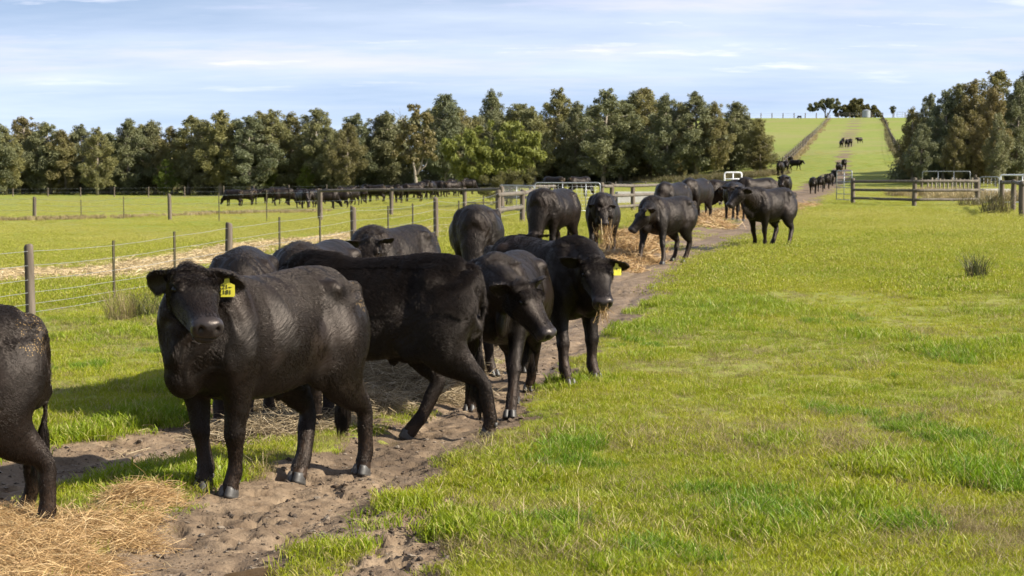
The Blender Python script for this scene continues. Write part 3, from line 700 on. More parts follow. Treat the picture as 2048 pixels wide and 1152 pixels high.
# ---------------------------------------------------------------- the near herd, one pose each
FOOT0 = {'FL': (.43, .172), 'FR': (.43, -.172), 'HL': (-.518, .17), 'HR': (-.518, -.17)}
def herd(label, x, y, head_deg, scale=1.0, feet=None, poll=None, local_head=None, face=None, pitch=42, roll=0, coat=0, vox=.011, mat=None, tags=(), **kw):
    """feet: leg -> photo pixel of the hoof; poll: (px, py, distance) of the top of the head; face: bearing of the muzzle, degrees"""
    h = R(head_deg); hv = np.array((math.cos(h), math.sin(h))); lv = np.array((-hv[1], hv[0])); zg = lambda p: float(z_ground(np.array([p[0]]), np.array([p[1]]))[0])
    legs = {}; c_ = np.array((x, y)); spots = {k: (G(*feet[k])[:2] if feet and k in feet else c_+(hv*FOOT0[k][0]+lv*FOOT0[k][1])*scale) for k in FOOT0}
    z0 = float(np.mean([zg(p) for p in spots.values()]))
    for k, v in (feet or {}).items():
        g = G(*v)[:2]-np.array((x, y)); lx, ly = g@hv/scale, g@lv/scale
        legs[k] = (float(np.clip(lx-FOOT0[k][0], -.42, .42)), float(np.clip(ly-FOOT0[k][1], -.2, .2)), 0)
    for k, p in spots.items():                            # every hoof down on the uneven ground
        l_ = legs.get(k, (0, 0, 0)); legs[k] = (l_[0], l_[1], float(np.clip((zg(p)-z0)/scale-.008, -.09, .09)))
    hd = local_head
    if poll is not None:
        p = P(*poll); g = p[:2]-np.array((x, y)); hd = (g@hv/scale, g@lv/scale, (p[2]-z0)/scale)
    hyaw = 0 if face is None else (face-head_deg+180) % 360-180
    sh = cow_shape(head=hd or (.9, 0, 1.26), hyaw=hyaw, hpitch=pitch, roll=roll, legs=legs, vox=vox, coat=coat, low=vox > .013, **kw)
    return put_cow(label, sh, x, y, h, scale, mat or (M_FARC if y > 11.4 and not 11.9 < y < 13.6 or label.startswith('black cow showing') else None), tags=tags, z=z0)
cow_a = herd('cow cut off by the left edge, rump towards us, hind feet in hay', -2.83, 7.42, 208, .91, {'HL': (85, 1062), 'HR': (52, 1020)}, local_head=(.9, .1, .55), pitch=65, coat=120000, tailsw=-.05)
cow_b = herd('large black steer standing foremost, head turned to us, yellow ear tag', -1.375, 8.80, 236, 1.0, {'FL': (460, 985), 'FR': (408, 980), 'HL': (725, 930), 'HR': (595, 945)},
             poll=(385, 553, 8.12), face=-64, pitch=29, roll=-3, coat=230000, vox=.009, tags=((1, (.015, .185, -.045), -84, '21~\n181'),), ears=((-18, 8), (48, 38)), neckfat=.92)
cow_c = herd('woolly coated black cow striding left across the mud behind the foremost steer', -.90, 10.60, 175, .97, {'HL': (978, 866), 'HR': (803, 872), 'FR': (646, 856)}, local_head=(.9, .05, .60), pitch=62, coat=230000, vox=.009, mat=M_WOOL, wool=.8, tailsw=-.12)
cow_d = herd('black cow with its head lowered and turned right, beside the striding woolly cow', -.04, 12.1, 258, .97, {'FL': (1010, 833), 'FR': (940, 803), 'HR': (1035, 787), 'HL': (1065, 757)},
             poll=(1050, 578, 11.15), face=-38, pitch=47, roll=4, coat=140000, vox=.009, ears=((8, 0), (12, 4)), tags=((1, (.0, .12, -.06), -20, None),))
cow_e = herd('black steer facing us with hay stalks in its mouth and a yellow ear tag', .28, 13.52, 307, 1.0, {'FR': (1137, 766), 'FL': (1190, 756)},
             poll=(1192, 527, 12.65), face=-80, pitch=42, roll=4, coat=140000, vox=.009, ears=((-12, 14), (6, -8)), open_mouth=.03, tags=((1, (.01, .17, -.06), -70, '4'),))
cow_f = herd('black cow showing only its rounded back behind the head of the foremost steer', -1.93, 11.5, 278, 1.0, local_head=(.82, 0, .45), pitch=65, vox=.012, coat=25000)
cow_g = herd('black cow with only its back in view above the striding woolly cow', -1.55, 12.75, 258, 1.0, local_head=(.9, 0, .5), pitch=65, vox=.012, coat=25000)
cow_h = herd('black cow bending its head down with one pointed ear out, near the wire fence', -1.25, 16.8, 240, .95, poll=(738, 488, 16.1), face=-100, pitch=62, vox=.012, coat=25000, ears=((0, -18), (0, 8)))
cow_i = herd('black cow seen head on with lowered head, its round back below the rail fence', -.47, 21.4, 268, 1.03, local_head=(.82, -.02, .40), pitch=70, neckfat=1.35, vox=.012, coat=25000, fat=1.12)
cow_j = herd('broad black cow with its head down left of the cow holding a large hay wisp', .74, 29.0, 244, 1.06, local_head=(.82, .0, .40), pitch=70, neckfat=1.4, vox=.013, coat=20000, fat=1.1)
cow_k = herd('black cow facing us with a large wisp of hay hanging from its mouth', 1.72, 30.4, 262, 1.0, {'FR': (1183, 512), 'FL': (1211, 516)}, poll=(1206, 413, 29.75), face=-84, pitch=48, vox=.012, coat=15000, ears=((5, 15), (5, 10)))
cow_l = herd('black steer seen from the side looking left over a hay heap, square yellow tag', 2.78, 28.7, 226, 1.0, {'FL': (1338, 525), 'FR': (1292, 526), 'HL': (1367, 518), 'HR': (1346, 517)},
             poll=(1284, 424, 27.8), face=203, pitch=46, vox=.012, coat=15000, ears=((20, 10), (20, 10)), tags=((1, (-.02, .14, -.03), -80, None),))
cow_m = herd('black cow with only its hump of back showing behind the steer with the square tag', 4.2, 42.0, 238, 1.07, local_head=(.9, 0, .6), pitch=60, vox=.014)
cow_n = herd('tall black cow behind the steer with the square tag, its legs showing', 5.45, 47.5, 240, 1.13, local_head=(.9, 0, .7), pitch=60, vox=.014)
cow_o = herd('black cow standing side on with a pale ear flash, left of the white gate frame', 7.3, 55, 15, 1.05, poll=(1444, 377, 54.3), face=-20, pitch=40, vox=.014)
cow_p = herd('black cow below the white gate frame, its legs in scattered hay', 6.95, 50, 250, 1.0, poll=(1462, 376, 49.2), face=-100, pitch=50, vox=.014)
cow_q = herd('black steer standing alone on the grass with its neck stretched to the left', 5.28, 32.8, 222, 1.02, {'FR': (1509, 491), 'FL': (1528, 495), 'HR': (1541, 493), 'HL': (1568, 496)},
             poll=(1476, 380, 32.0), face=214, pitch=42, vox=.012, coat=15000, ears=((35, 45), (0, 0)), neckfat=1.15)
cow_r = herd('black cow with only its back above the steer that stands on the grass', 8.4, 55, 205, 1.12, local_head=(.9, 0, .9), pitch=50, vox=.014)
cow_s = herd('black cow walking towards us just behind the rump of the steer on the grass', 13.6, 80, 255, 1.12, poll=(1566, 356, 79.2), face=-115, pitch=45, vox=.014)
# ---------------------------------------------------------------- hay
def straw_material(name, c1, c2, c3):
    m = bpy.data.materials.new(name); m.use_nodes = True; m.node_tree.nodes.clear(); q = NT(m.node_tree)
    bl = q.attr('blade'); col = q.mix(q.ramp(bl, ((.0, 0), (.6, 1))), c1, c2); col = q.mix(q.ramp(bl, ((.75, 0), (1.0, 1))), col, c3)
    b = q('BsdfPrincipled', {'Base Color': col, 'Roughness': .5, 'Specular IOR Level': .35}); t = q('BsdfTranslucent', {'Color': col})
    q('OutputMaterial', {'Surface': q('MixShader', {0: .25, 1: b, 2: t})}); return m
M_HAY = straw_material('hay', (.25, .145, .060), (.46, .30, .135), (.60, .46, .25))
M_HAYB = plain('hay_bed', (.27, .19, .095), .9, .55, 40, bump=.8, stretch=(1, 3, 3))
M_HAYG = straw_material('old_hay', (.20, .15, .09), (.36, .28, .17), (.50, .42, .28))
def strands(n, pos_fn, L0, L1, wid, seed, rise=.35, out=None, droop=.3):
    """n bent ribbons; pos_fn(r, n) -> points (n,3) and a preferred direction (n,3) or None"""
    r = np.random.default_rng(seed); p, pd = pos_fn(r, n)
    az = r.random(n)*6.283; d = np.stack([np.cos(az), np.sin(az), r.normal(0, rise, n)], 1)
    if pd is not None: d = d*.55+pd
    d /= np.linalg.norm(d, axis=1)[:, None]; L = (L0+(L1-L0)*r.random(n)**1.5)[:, None]
    sd_ = np.cross(d, r.normal(0, 1, (n, 3))); sd_ /= np.linalg.norm(sd_, axis=1)[:, None]; bend = np.cross(d, sd_)*r.normal(0, .36, (n, 1))*L
    wd = wid*(.6+.8*r.random((n, 1)))/2; K = 5; V = []
    for k in range(K):
        t = k/(K-1)-.5; c = p+d*L*t+bend*(.25-t*t)*2 - np.array((0, 0, 1.))*droop*L*(t+.5)**2*.3
        V += [c-sd_*wd, c+sd_*wd]
    V = np.stack(V, 1).reshape(-1, 3); b0 = np.arange(n)[:, None]*2*K
    F = np.concatenate([b0+np.array((2*k, 2*k+1, 2*k+3, 2*k+2)) for k in range(K-1)], 0)
    return V, F, np.repeat(r.random(n), 2*K)
def hay_pile(label, lobes, n, seed, wid=.0032, L=(.10, .38), group='loose hay piles along the track', mat=None, bed=True):
    """lobes: (px, py, rx, ry, height, rot degrees): a heap of loose hay made of several low mounds"""
    cs = [(G(px, py), rx, ry, h, R(a)) for px, py, rx, ry, h, a in lobes]
    c0 = cs[0][0]; root = empty('hay_pile', tuple(c0)); tag(root, label, 'hay', group)
    def height(x, y):
        H = np.zeros_like(x)
        for c, rx, ry, h, a in cs:
            u = (x-c[0])*math.cos(a)+(y-c[1])*math.sin(a); v = -(x-c[0])*math.sin(a)+(y-c[1])*math.cos(a)
            H = np.maximum(H, h*np.clip(1-(u/rx)**2-(v/ry)**2, 0, 1)**.7)
        return H*(.75+.5*fbm(x*5, y*5, seed, 3))
    if bed:
        xs = [c[0]+s*max(rx, ry) for c, rx, ry, h, a in cs for s in (-1, 1)]; ys = [c[1]+s*max(rx, ry) for c, rx, ry, h, a in cs for s in (-1, 1)]
        st = max(.02, (max(xs)-min(xs))/110); ax_, ay_ = np.arange(min(xs), max(xs), st), np.arange(min(ys), max(ys), st)
        XX, YY = np.meshgrid(ax_, ay_); HH = height(XX, YY)*.86; ZZ = z_ground(XX, YY)+HH-.012+.012*(fbm(XX*30, YY*30, 3, 2)-.5)
        ZZ = np.where(HH > .004, ZZ, z_ground(XX, YY)-.05)
        ii = np.arange(XX.size).reshape(XX.shape); Fq = np.stack([ii[:-1, :-1], ii[:-1, 1:], ii[1:, 1:], ii[1:, :-1]], -1).reshape(-1, 4)
        Fq = Fq[(HH.ravel()[Fq] > .004).any(1)]
        link('bed', npmesh('bed', np.stack([XX.ravel()-c0[0], YY.ravel()-c0[1], ZZ.ravel()-c0[2]], 1), Fq), M_HAYB if mat is None else M_HAYGB, root)
    wts = np.array([rx*ry for _, rx, ry, _, _ in cs]); wts = wts/wts.sum()
    def pos(r, n):
        k = r.choice(len(cs), n, p=wts); P_ = np.zeros((n, 3)); D_ = np.zeros((n, 3))
        C_ = np.array([c[0][:2] for c in cs])[k]; rx = np.array([c[1] for c in cs])[k]; ry = np.array([c[2] for c in cs])[k]; a = np.array([c[4] for c in cs])[k]
        rad = np.sqrt(r.random(n))*(1+.22*np.abs(r.normal(0, 1, n))*(r.random(n) < .4)); th = r.random(n)*6.283
        u, v = rx*rad*np.cos(th), ry*rad*np.sin(th)
        x = C_[:, 0]+u*np.cos(a)-v*np.sin(a); y = C_[:, 1]+u*np.sin(a)+v*np.cos(a)
        hh = height(x, y); P_[:, 0] = x; P_[:, 1] = y; P_[:, 2] = z_ground(x, y)+hh+.006+np.abs(r.normal(0, .014, n))*(1+4*hh)
        D_[:, 0] = np.cos(a)*.8; D_[:, 1] = np.sin(a)*.8; D_ *= np.where(r.random(n) < .5, 1, -1)[:, None]*(r.random(n) < .6)[:, None]
        return P_, D_
    V, F, B = strands(n, pos, L[0], L[1], wid, seed)
    me = npmesh('strands', V-c0, F); fattr(me, 'blade', B); link('strands', me, mat or M_HAY, root)
    return root
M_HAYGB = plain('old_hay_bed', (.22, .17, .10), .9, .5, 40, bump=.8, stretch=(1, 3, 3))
hay_pile('deep hay heap at the bottom left corner round the hind feet of a cow',
         [(-20, 1105, .40, .20, .06, 10), (150, 1082, .36, .15, .045, 15), (275, 1016, .22, .11, .09, 40), (210, 1050, .26, .13, .03, 35), (-30, 1140, .52, .30, .07, 10), (-120, 1070, .45, .4, .09, 0), (30, 1045, .30, .14, .03, 0), (30, 1200, .32, .3, .06, 30), (75, 1108, .24, .18, .05, 45)], 46000, 5, wid=.0018, L=(.05, .26))
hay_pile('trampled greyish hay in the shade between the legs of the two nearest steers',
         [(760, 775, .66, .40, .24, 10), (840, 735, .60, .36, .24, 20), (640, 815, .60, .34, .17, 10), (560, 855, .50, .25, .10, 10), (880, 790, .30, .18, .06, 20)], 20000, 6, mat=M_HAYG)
hay_pile('tall golden hay heap under the muzzle of the steer with the square tag',
         [(1262, 500, .55, .65, .24, 60), (1245, 520, .6, .7, .14, 60), (1275, 478, .5, .8, .22, 70), (1225, 535, .45, .5, .07, 60)], 9000, 7, wid=.006, L=(.15, .45))
hay_pile('line of hay along the track below the white gate frame',
         [(1395, 447, .7, 2.2, .10, -15), (1450, 432, .8, 2.6, .14, -15), (1500, 420, .8, 2.6, .10, -20), (1430, 452, .5, 1.4, .06, 0)], 6000, 8, wid=.012, L=(.25, .7))
hay_pile('scrap of straw on the track between the steer on the grass and the far gate', [(1600, 412, .7, 2.0, .04, -10), (1575, 420, .5, 1.5, .05, 0)], 1500, 9, wid=.014, L=(.25, .7))
# hay the animals hold in their mouths
def hay_wisp(label, at, n, spread, drop, seed, wid, L=(.08, .30)):
    c = np.array(at)
    def pos(r, n):
        return c+r.normal(0, 1, (n, 3))*spread-np.array((0, 0, 1.))*drop*r.random((n, 1)), np.tile(np.array((0, 0, -1.)), (n, 1))*np.where(r.random(n) < .7, 1.2, .2)[:, None]
    V, F, B = strands(n, pos, L[0], L[1], wid, seed, droop=.6); me = npmesh('hay_wisp', V-c, F); fattr(me, 'blade', B)
    o = link('hay_wisp', me, M_HAY); o.location = c; tag(o, label, 'hay', None)
def muzzle(cow_o, sh_t=.40, dz=-.10):
    hd_, RM_ = cow_o['hd'], np.array(cow_o['rm']).reshape(3, 3)
    v = Vector(np.array(hd_)+RM_ @ np.array((sh_t, 0, dz))); M4 = Matrix.Translation(cow_o.location) @ Matrix.Rotation(cow_o.rotation_euler.z, 4, 'Z') @ Matrix.Scale(cow_o.scale[0], 4)
    return np.array(M4 @ v)
hay_wisp('few thin hay stalks in the mouth of the steer facing us', muzzle(cow_e), 45, (.022, .022, .012), .07, 21, .0030, (.05, .16))
hay_wisp('large wisp of hay hanging from the mouth of a cow farther back', muzzle(cow_k), 190, (.075, .05, .04), .34, 22, .007)
# straw spread over the paddock and the ground round the track: nobody could count it
def spread(n, fn, seed, wid, L, mat, name):
    r = np.random.default_rng(seed); x, y = fn(r, n); 
    V, F, B = strands(len(x), lambda r_, n_: (np.stack([x, y, z_ground(x, y)+.008+np.abs(r_.normal(0, .012, n_))], 1), None), L[0], L[1], wid, seed, rise=.12)
    me = npmesh(name, V, F); fattr(me, 'blade', B); tag(link(name, me, mat), kind='stuff')
def in_straw(r, n):
    x = r.uniform(-16, 1, n*30); y = r.uniform(15, 62, n*30); k = r.random(n*30) < a_ground(S_, x, y)*1.0; return x[k][:n], y[k][:n]
spread(16000, in_straw, 31, .011, (.12, .45), straw_material('pale_straw', (.34, .25, .12), (.52, .40, .22), (.62, .52, .34)), 'scattered_straw')
def near_track(r, n):
    y = 7+14*r.random(n*6)**1.4; x = r.uniform(-5.5, 2.0, n*6)
    d = np.minimum(seg_dist(x, y, RUT_L), 2); k = r.random(n*6) < .8*np.exp(-(d-.3)**2/.5)*(fbm(x*1.2, y*1.2, 77, 3) > .50); return x[k][:n], y[k][:n]
spread(6000, near_track, 32, .003, (.06, .28), M_HAYG, 'track_litter')
# ---------------------------------------------------------------- fences, gates
def wood(name, c1, c2):
    m = bpy.data.materials.new(name); m.use_nodes = True; m.node_tree.nodes.clear(); q = NT(m.node_tree)
    pos = q('TexCoord').outputs['Object']; g = q.noise(q('Mapping', {'Vector': pos, 'Scale': (14, 14, 1.2)}).outputs[0], 1.0, 6, .65); b_ = q.noise(pos, 2.0, 4)
    col = q.mix(q.ramp(g, ((.35, 0), (.65, 1))), c1, c2); col = q.mix(q.math('MULTIPLY', q.ramp(b_, ((.5, 0), (.7, 1))), .5), col, (.16, .15, .10))
    q('OutputMaterial', {'Surface': q('BsdfPrincipled', {'Base Color': col, 'Roughness': .85, 'Specular IOR Level': .2, 'Normal': q('Bump', {'Height': g, 'Strength': .7, 'Distance': .01})})}); return m
M_POST = wood('weathered_timber', (.062, .048, .037), (.155, .126, .098)); M_RAIL = wood('grey_rail', (.068, .056, .046), (.155, .134, .112))
M_WIRE = plain('wire', (.42, .43, .44), .4, .2, metal=.6); M_PICK = plain('picket_steel', (.075, .060, .025), .6, .5, 9); M_CLIP = plain('yellow_cap', (.5, .38, .03), .5, .2)
M_GALV = plain('galvanised', (.34, .355, .37), .45, .25, 9, metal=.55); M_WHITE = plain('white_paint', (.76, .77, .77), .45, .15, 6)
def tube(bm, pts, r, n=8, r2=None):
    rows = [Vector(p) for p in pts]; rings = []
    for i, p in enumerate(rows):
        t = (rows[min(i+1, len(rows)-1)]-rows[max(i-1, 0)]).normalized(); a = t.orthogonal().normalized(); b = t.cross(a)
        if i and (rings[-1][0].co-rows[i-1]).length: 
            a = (rings[-1][0].co-rows[i-1]); a = (a-t*a.dot(t)).normalized(); b = t.cross(a)
        rr = r if r2 is None else r+(r2-r)*i/(len(rows)-1)
        rings.append([bm.verts.new(p+(a*math.cos(k*2*math.pi/n)+b*math.sin(k*2*math.pi/n))*rr) for k in range(n)])
    for r0, r1 in zip(rings[:-1], rings[1:]):
        for k in range(n): bm.faces.new((r0[k], r0[(k+1) % n], r1[(k+1) % n], r1[k]))
    bm.faces.new(rings[0][::-1]); bm.faces.new(rings[-1])
def bmo(name, bm, mat, parent=None, smooth=True):
    me = bpy.data.meshes.new(name); bmesh.ops.recalc_face_normals(bm, faces=bm.faces); bm.to_mesh(me); bm.free(); return link(name, me, mat, parent, smooth)
def post_mesh(h, r, seed, lean=.02):
    rr = random.Random(seed); bm = bmesh.new(); N = 12; rings = []
    lx, ly = rr.uniform(-lean, lean), rr.uniform(-lean, lean)
    for z, k in ((-.25, 1.03), (.0, 1.02), (h*.3, 1.0), (h*.6, .98), (h*.85, .97), (h-.03, .96), (h, .84)):
        rings.append([bm.verts.new((lx*z+math.cos(a)*r*k*(1+.07*math.sin(3*a+seed)+rr.uniform(-.03, .03)), ly*z+math.sin(a)*r*k*(1+.05*math.cos(2*a+seed)+rr.uniform(-.03, .03)), z+(.025*math.cos(a+seed) if z >= h-.03 else 0))) for a in np.linspace(0, 6.283, N, endpoint=False)])
    for r0, r1 in zip(rings[:-1], rings[1:]):
        for k in range(N): bm.faces.new((r0[k], r0[(k+1) % N], r1[(k+1) % N], r1[k]))
    bm.faces.new(rings[-1]); return bm
def rail(bm, p0, p1, r, flat=1.0, seed=0):
    rr = random.Random(seed); n = 7; pts = []
    for i in range(n):
        t = i/(n-1); p = Vector(p0).lerp(Vector(p1), t); pts.append(p+Vector((0, 0, rr.uniform(-.008, .008))))
    tube(bm, pts, r, 8)
def fence(label, posts, pickets, wires, rails=(), wr=.0032, post_r=.075, pick_r=.016, name='wire_fence', group=None, cat='fence', rail_r=.055, ext=None, wirepts=None, pick_m=None):
    """posts, pickets: (px, base py or None with Y, height). One fence = one thing, every post a part"""
    base = posts[0][0]; root = empty(name, tuple(base)); tag(root, label, cat, group); o = np.array(base)
    for i, (b, h) in enumerate(posts):
        bmo('post', post_mesh(h, post_r, i+1), M_POST, root).location = Vector(b-o)
    for b, h in pickets:
        bm = bmesh.new(); q = b-o
        for k in range(3):                                # Y section: three flanges
            a = k*2.094+.5; dx, dy = math.cos(a)*pick_r*1.3, math.sin(a)*pick_r*1.3; nx_, ny_ = -math.sin(a)*.003, math.cos(a)*.003
            vs_ = [bm.verts.new(v) for v in ((nx_, ny_, -.2), (dx+nx_, dy+ny_, -.2), (dx-nx_, dy-ny_, -.2), (-nx_, -ny_, -.2), (nx_, ny_, h), (dx+nx_, dy+ny_, h), (dx-nx_, dy-ny_, h), (-nx_, -ny_, h))]
            for f in ((0, 1, 5, 4), (1, 2, 6, 5), (2, 3, 7, 6), (4, 5, 6, 7)): bm.faces.new([vs_[j] for j in f])
        ob = bmo('picket', bm, pick_m or M_PICK, root, False); ob.location = Vector(q)
    run = wirepts if wirepts is not None else sorted(list(posts)+list(pickets), key=lambda t: t[0][0])
    for wz in wires:
        bm = bmesh.new(); pts = []
        for (b0, h0), (b1, h1) in zip(run[:-1], run[1:]):
            a0 = b0-o+np.array((0, -.02, wz*h0)); a1 = b1-o+np.array((0, -.02, wz*h1))
            for t in (0, .5): pts.append(a0*(1-t)+a1*t-np.array((0, 0, .010*(t > 0))))
        pts.append(run[-1][0]-o+np.array((0, -.02, wz*run[-1][1])))
        tube(bm, pts, wr, 5); bmo('wire', bm, M_WIRE, root)
    for i0, i1, z0, z1 in rails:
        bm = bmesh.new(); a, b = posts[i0][0]-o, posts[i1][0]-o; off = np.array((0, -post_r*.9, 0))
        rail(bm, a+off+np.array((0, 0, z0)), b+off+np.array((0, 0, z1)), rail_r, seed=int(z0*100)+i0); bmo('rail', bm, M_RAIL, root)
    return root
def on(px, Y, top):
    """foot of a post at photo column px and distance Y, and the height that puts its top on row top"""
    x = (px-1024)/FPX*Y/(math.cos(PITCH)); g = np.array([x, Y, float(base_z(x, Y))]); return g, float(P(px, top, Y)[2]-g[2])
def lerpY(px, a, b):
    """distance along the line between two ground points at photo column px"""
    k = (px-1024)/FPX; t = (k*a[1]-a[0])/((b[0]-a[0])-k*(b[1]-a[1])); return a[1]+t*(b[1]-a[1])
A0, A1 = G(60, 634), G(873, 478)
def along(px, top): return on(px, lerpY(px, A0, A1), top)
posts = [along(60, 491), along(457, 447), along(708, 413), along(873, 395), along(997, 381)]
pick = [along(228, 481), along(350, 463), along(560, 434), along(641, 425), along(777, 412), along(826, 407), along(918, 401), along(967, 391)]
e = A0+(A0-A1)*.45; ext = (np.array([e[0], e[1], float(base_z(e[0], e[1]))]), 1.0)
run = sorted(posts+pick, key=lambda t: t[0][0]); run = [(A0+(A0-A1)*.30, posts[0][1])]+run
run[0] = (np.array([run[0][0][0], run[0][0][1], float(base_z(*run[0][0][:2]))]), run[1][1])
fence('wire fence with grey timber posts and black steel pickets running away behind the near cows', posts, pick, (.92, .72, .52, .34, .18, .06), wirepts=run, post_r=.062)
# cross fence on the left, bare pickets and three timber posts
B0, B1 = on(72, 84, 394), on(342, 80, 388)
cr = [on(-60, 85, 394), B0, B1]; crp = [on(165, 83, 399), on(250, 82, 393), on(440, 77, 385), on(535, 74, 380)]
end = on(641, 70, 378)
fence('low wire fence crossing the left paddock on three wooden posts and thin pickets', cr+[end], crp, (.9, .62, .35), wr=.006, post_r=.095, pick_r=.022)
# stock rail from the cross fence to the yard corner
yp = [on(643, 69, 379), on(783, 66, 375), on(930, 62, 375), on(1004, 58, 372)]
fence('timber fence with one heavy top rail in front of the paddock herd', yp, [], (.62, .35), [(0, 1, yp[0][1]-.06, yp[1][1]-.08), (1, 2, yp[1][1]-.1, yp[2][1]-.08), (2, 3, yp[2][1]-.1, yp[3][1]-.12)], wr=.006, post_r=.08, rail_r=.058, name='rail_fence')
c0 = along(997, 381); cp = [c0, on(1044, 49, 380), on(1092, 51, 374)]
fence('short run of bark covered rails at the yard corner left of the silver gate', cp, [], (.55, .3), [(0, 1, c0[1]-.12, cp[1][1]-.1), (1, 2, cp[1][1]-.1, cp[2][1]-.05), (0, 1, c0[1]-.55, cp[1][1]-.52)], wr=.004, post_r=.08, rail_r=.065, name='rail_fence')
yq = [on(1006, 66, 374), on(1060, 64, 375), on(1110, 66, 376)]
fence('pale timber rails behind the yard corner, below the broad lone tree', yq, [], (), [(0, 1, .95, .92), (0, 1, .5, .48), (1, 2, .92, .9), (1, 2, .5, .5)], post_r=.07, rail_r=.06, name='rail_fence')
def gate(label, p0, p1, h, z0=.12, bars=(), verts=(.25, .5, .75), mat=None, mesh=True, rad=.022, arch=True, name='metal_gate', group=None, meshstep=.16):
    """tubular gate between two ground points, frame plus infill"""
    root = empty(name, tuple(p0)); tag(root, label, 'gate', group); a = Vector((0, 0, 0)); b = Vector(p1)-Vector(p0); b.z = 0; L = b.length; d = b/L
    mat = mat or M_GALV
    def at(u, z): return d*(u*L)+Vector((0, 0, z))
    bm = bmesh.new(); c = .10 if arch else .0; cu = c/L
    tube(bm, [at(0, z0), at(0, h-c)]+([at(cu*.1, h-c*.45), at(cu*.45, h-c*.1)] if arch else [])+[at(cu, h), at(1-cu, h)]+([at(1-cu*.45, h-c*.1), at(1-cu*.1, h-c*.45)] if arch else [])+[at(1, h-c), at(1, z0)], rad, 8)
    tube(bm, [at(0, z0+.03), at(1, z0+.03)], rad*.8, 8); bmo('frame', bm, mat, root)
    for u in verts:
        bm = bmesh.new(); tube(bm, [at(u, z0+.03), at(u, h)], rad*.7, 6); bmo('stay', bm, mat, root)
    for z in bars:
        bm = bmesh.new(); tube(bm, [at(0, z), at(1, z)], rad*.75, 6); bmo('bar', bm, mat, root)
    if mesh:
        bm = bmesh.new(); k = int(L/meshstep)
        for i in range(1, k): tube(bm, [at(i/k, z0+.03), at(i/k, h)], .0045, 4)
        for j in range(1, 8): z = z0+(h-z0)*j/8; tube(bm, [at(0, z), at(1, z)], .0045, 4)
        bmo('mesh_infill', bm, M_GALV, root)
    return root
def gpt(px, Y): return GY(px, Y)
def gh(px, Y, top): return float(P(px, top, Y)[2]-GY(px, Y)[2])
gate('long silver mesh gate left of the cow holding the large hay wisp', gpt(1070, 57), gpt(1200, 57), gh(1130, 57, 365), .1, (), (.42, .78))
gate('low silver mesh gate folded against the yard corner rails', gpt(1000, 61), gpt(1068, 57.5), gh(1060, 57.5, 370), .1, (), (.5,))
f2 = [on(1203, 58, 366), on(1222, 59, 367), on(1265, 62, 368), on(1330, 66, 366), on(1380, 68, 364), on(1440, 71, 366)]
fence('three rail grey timber fence right of the silver gate, partly hidden by cows', f2, [], (), [(i, i+1, f2[i][1]*k, f2[i+1][1]*k) for i in range(1, 5) for k in (.93, .58, .18)]+[(0, 1, f2[0][1]*.9, f2[1][1]*.9)], post_r=.085, rail_r=.06, name='rail_fence')
gate('white arched gate frame standing open above the backs of the distant cows', gpt(1448, 68), gpt(1482, 68), gh(1465, 68, 345), .15, (gh(1465, 68, 358), .95, .55), (.5,), M_WHITE, False, .034)
gate('narrow open silver gate with four bars beside the track', gpt(1672, 77), gpt(1702, 75), gh(1690, 76, 342), .12, (1.28, 1.0, .72, .42), (.5,), M_GALV, False, .024)
f3 = [on(1703, 74.5, 357), on(1825, 70, 356), on(1951, 71, 355)]
fence('three rail brown timber fence on the right between the open gate and the corner', f3, [], (), [(i, i+1, f3[i][1]*k, f3[i+1][1]*k) for i in range(2) for k in (.88, .55, .22)], post_r=.10, rail_r=.062, name='rail_fence')
f4 = [on(2040, 53, 363), on(2022, 60, 360), on(2000, 66, 361)]
fence('short rail fence of thick posts in front of the white gate at the right edge', f4, [], (.5, .25), [(0, 1, f4[0][1]*.93, f4[1][1]*.93), (1, 2, f4[1][1]*.93, f4[2][1]*.93)], post_r=.10, rail_r=.07, name='rail_fence')
gate('grey mesh gate right of the corner post, behind a dry rush clump', gpt(1958, 71.5), gpt(1996, 71), gh(1976, 71, 354), .1, (), (), None)
gate('shiny white tubular gate cut off by the right edge', gpt(1999, 72), gpt(2110, 70), gh(2030, 72, 350), .1, (1.05,), (.4, .75), M_WHITE, False, .035)
gate('far silver gate in front of the right hand trees', gpt(1843, 101), gpt(1938, 100), gh(1890, 100, 343), .2, (), (.33, .66), None, False, .026)
f5 = [on(1840, 96, 357)]; fp_ = [on(px, 96-.02*(px-1840), 355+((px*7) % 5)) for px in range(1852, 1945, 8)]
fence('row of close set grey pickets below the far gate on the right', f5+[on(1946, 93, 350)], fp_, (.8, .4), wr=.006, post_r=.07, pick_r=.05, pick_m=plain('pale_picket', (.34, .29, .22), .8, .3, 5))
# fence along the foot of the plantation, hill fences, crest fence
ff = [on(px, 158-px*.006, 377-px*.011) for px in (-40, 30, 100, 165, 232, 300, 372, 450, 510, 580, 655, 735, 830, 905, 1180, 1230, 1290, 1350, 1420, 1490)]
fence('long fence of thin grey posts at the foot of the plantation', ff, [], (.9, .5), wr=.005, post_r=.055)
def hill_fence(label, pts, n, hgt=1.15):
    out = []
    for i in range(n):
        t = i/(n-1)*(len(pts)-1); k = min(int(t), len(pts)-2); a, b = pts[k], pts[k+1]; u = t-k
        p = G(a[0]+(b[0]-a[0])*u, a[1]+(b[1]-a[1])*u); out.append((p, hgt))
    fence(label, out, [], (.9, .6, .3), wr=.010, post_r=.08); return out
HL_ = hill_fence('fence climbing the hill on the left of the two wheel tracks', [(1566, 338), (1605, 300), (1630, 270), (1660, 238)], 34)
HR_ = hill_fence('fence climbing the hill on the right of the two wheel tracks', [(1806, 332), (1786, 290), (1773, 255), (1765, 238)], 34)
cf = [on(px, 470, 229) for px in range(1496, 1850, 22)]
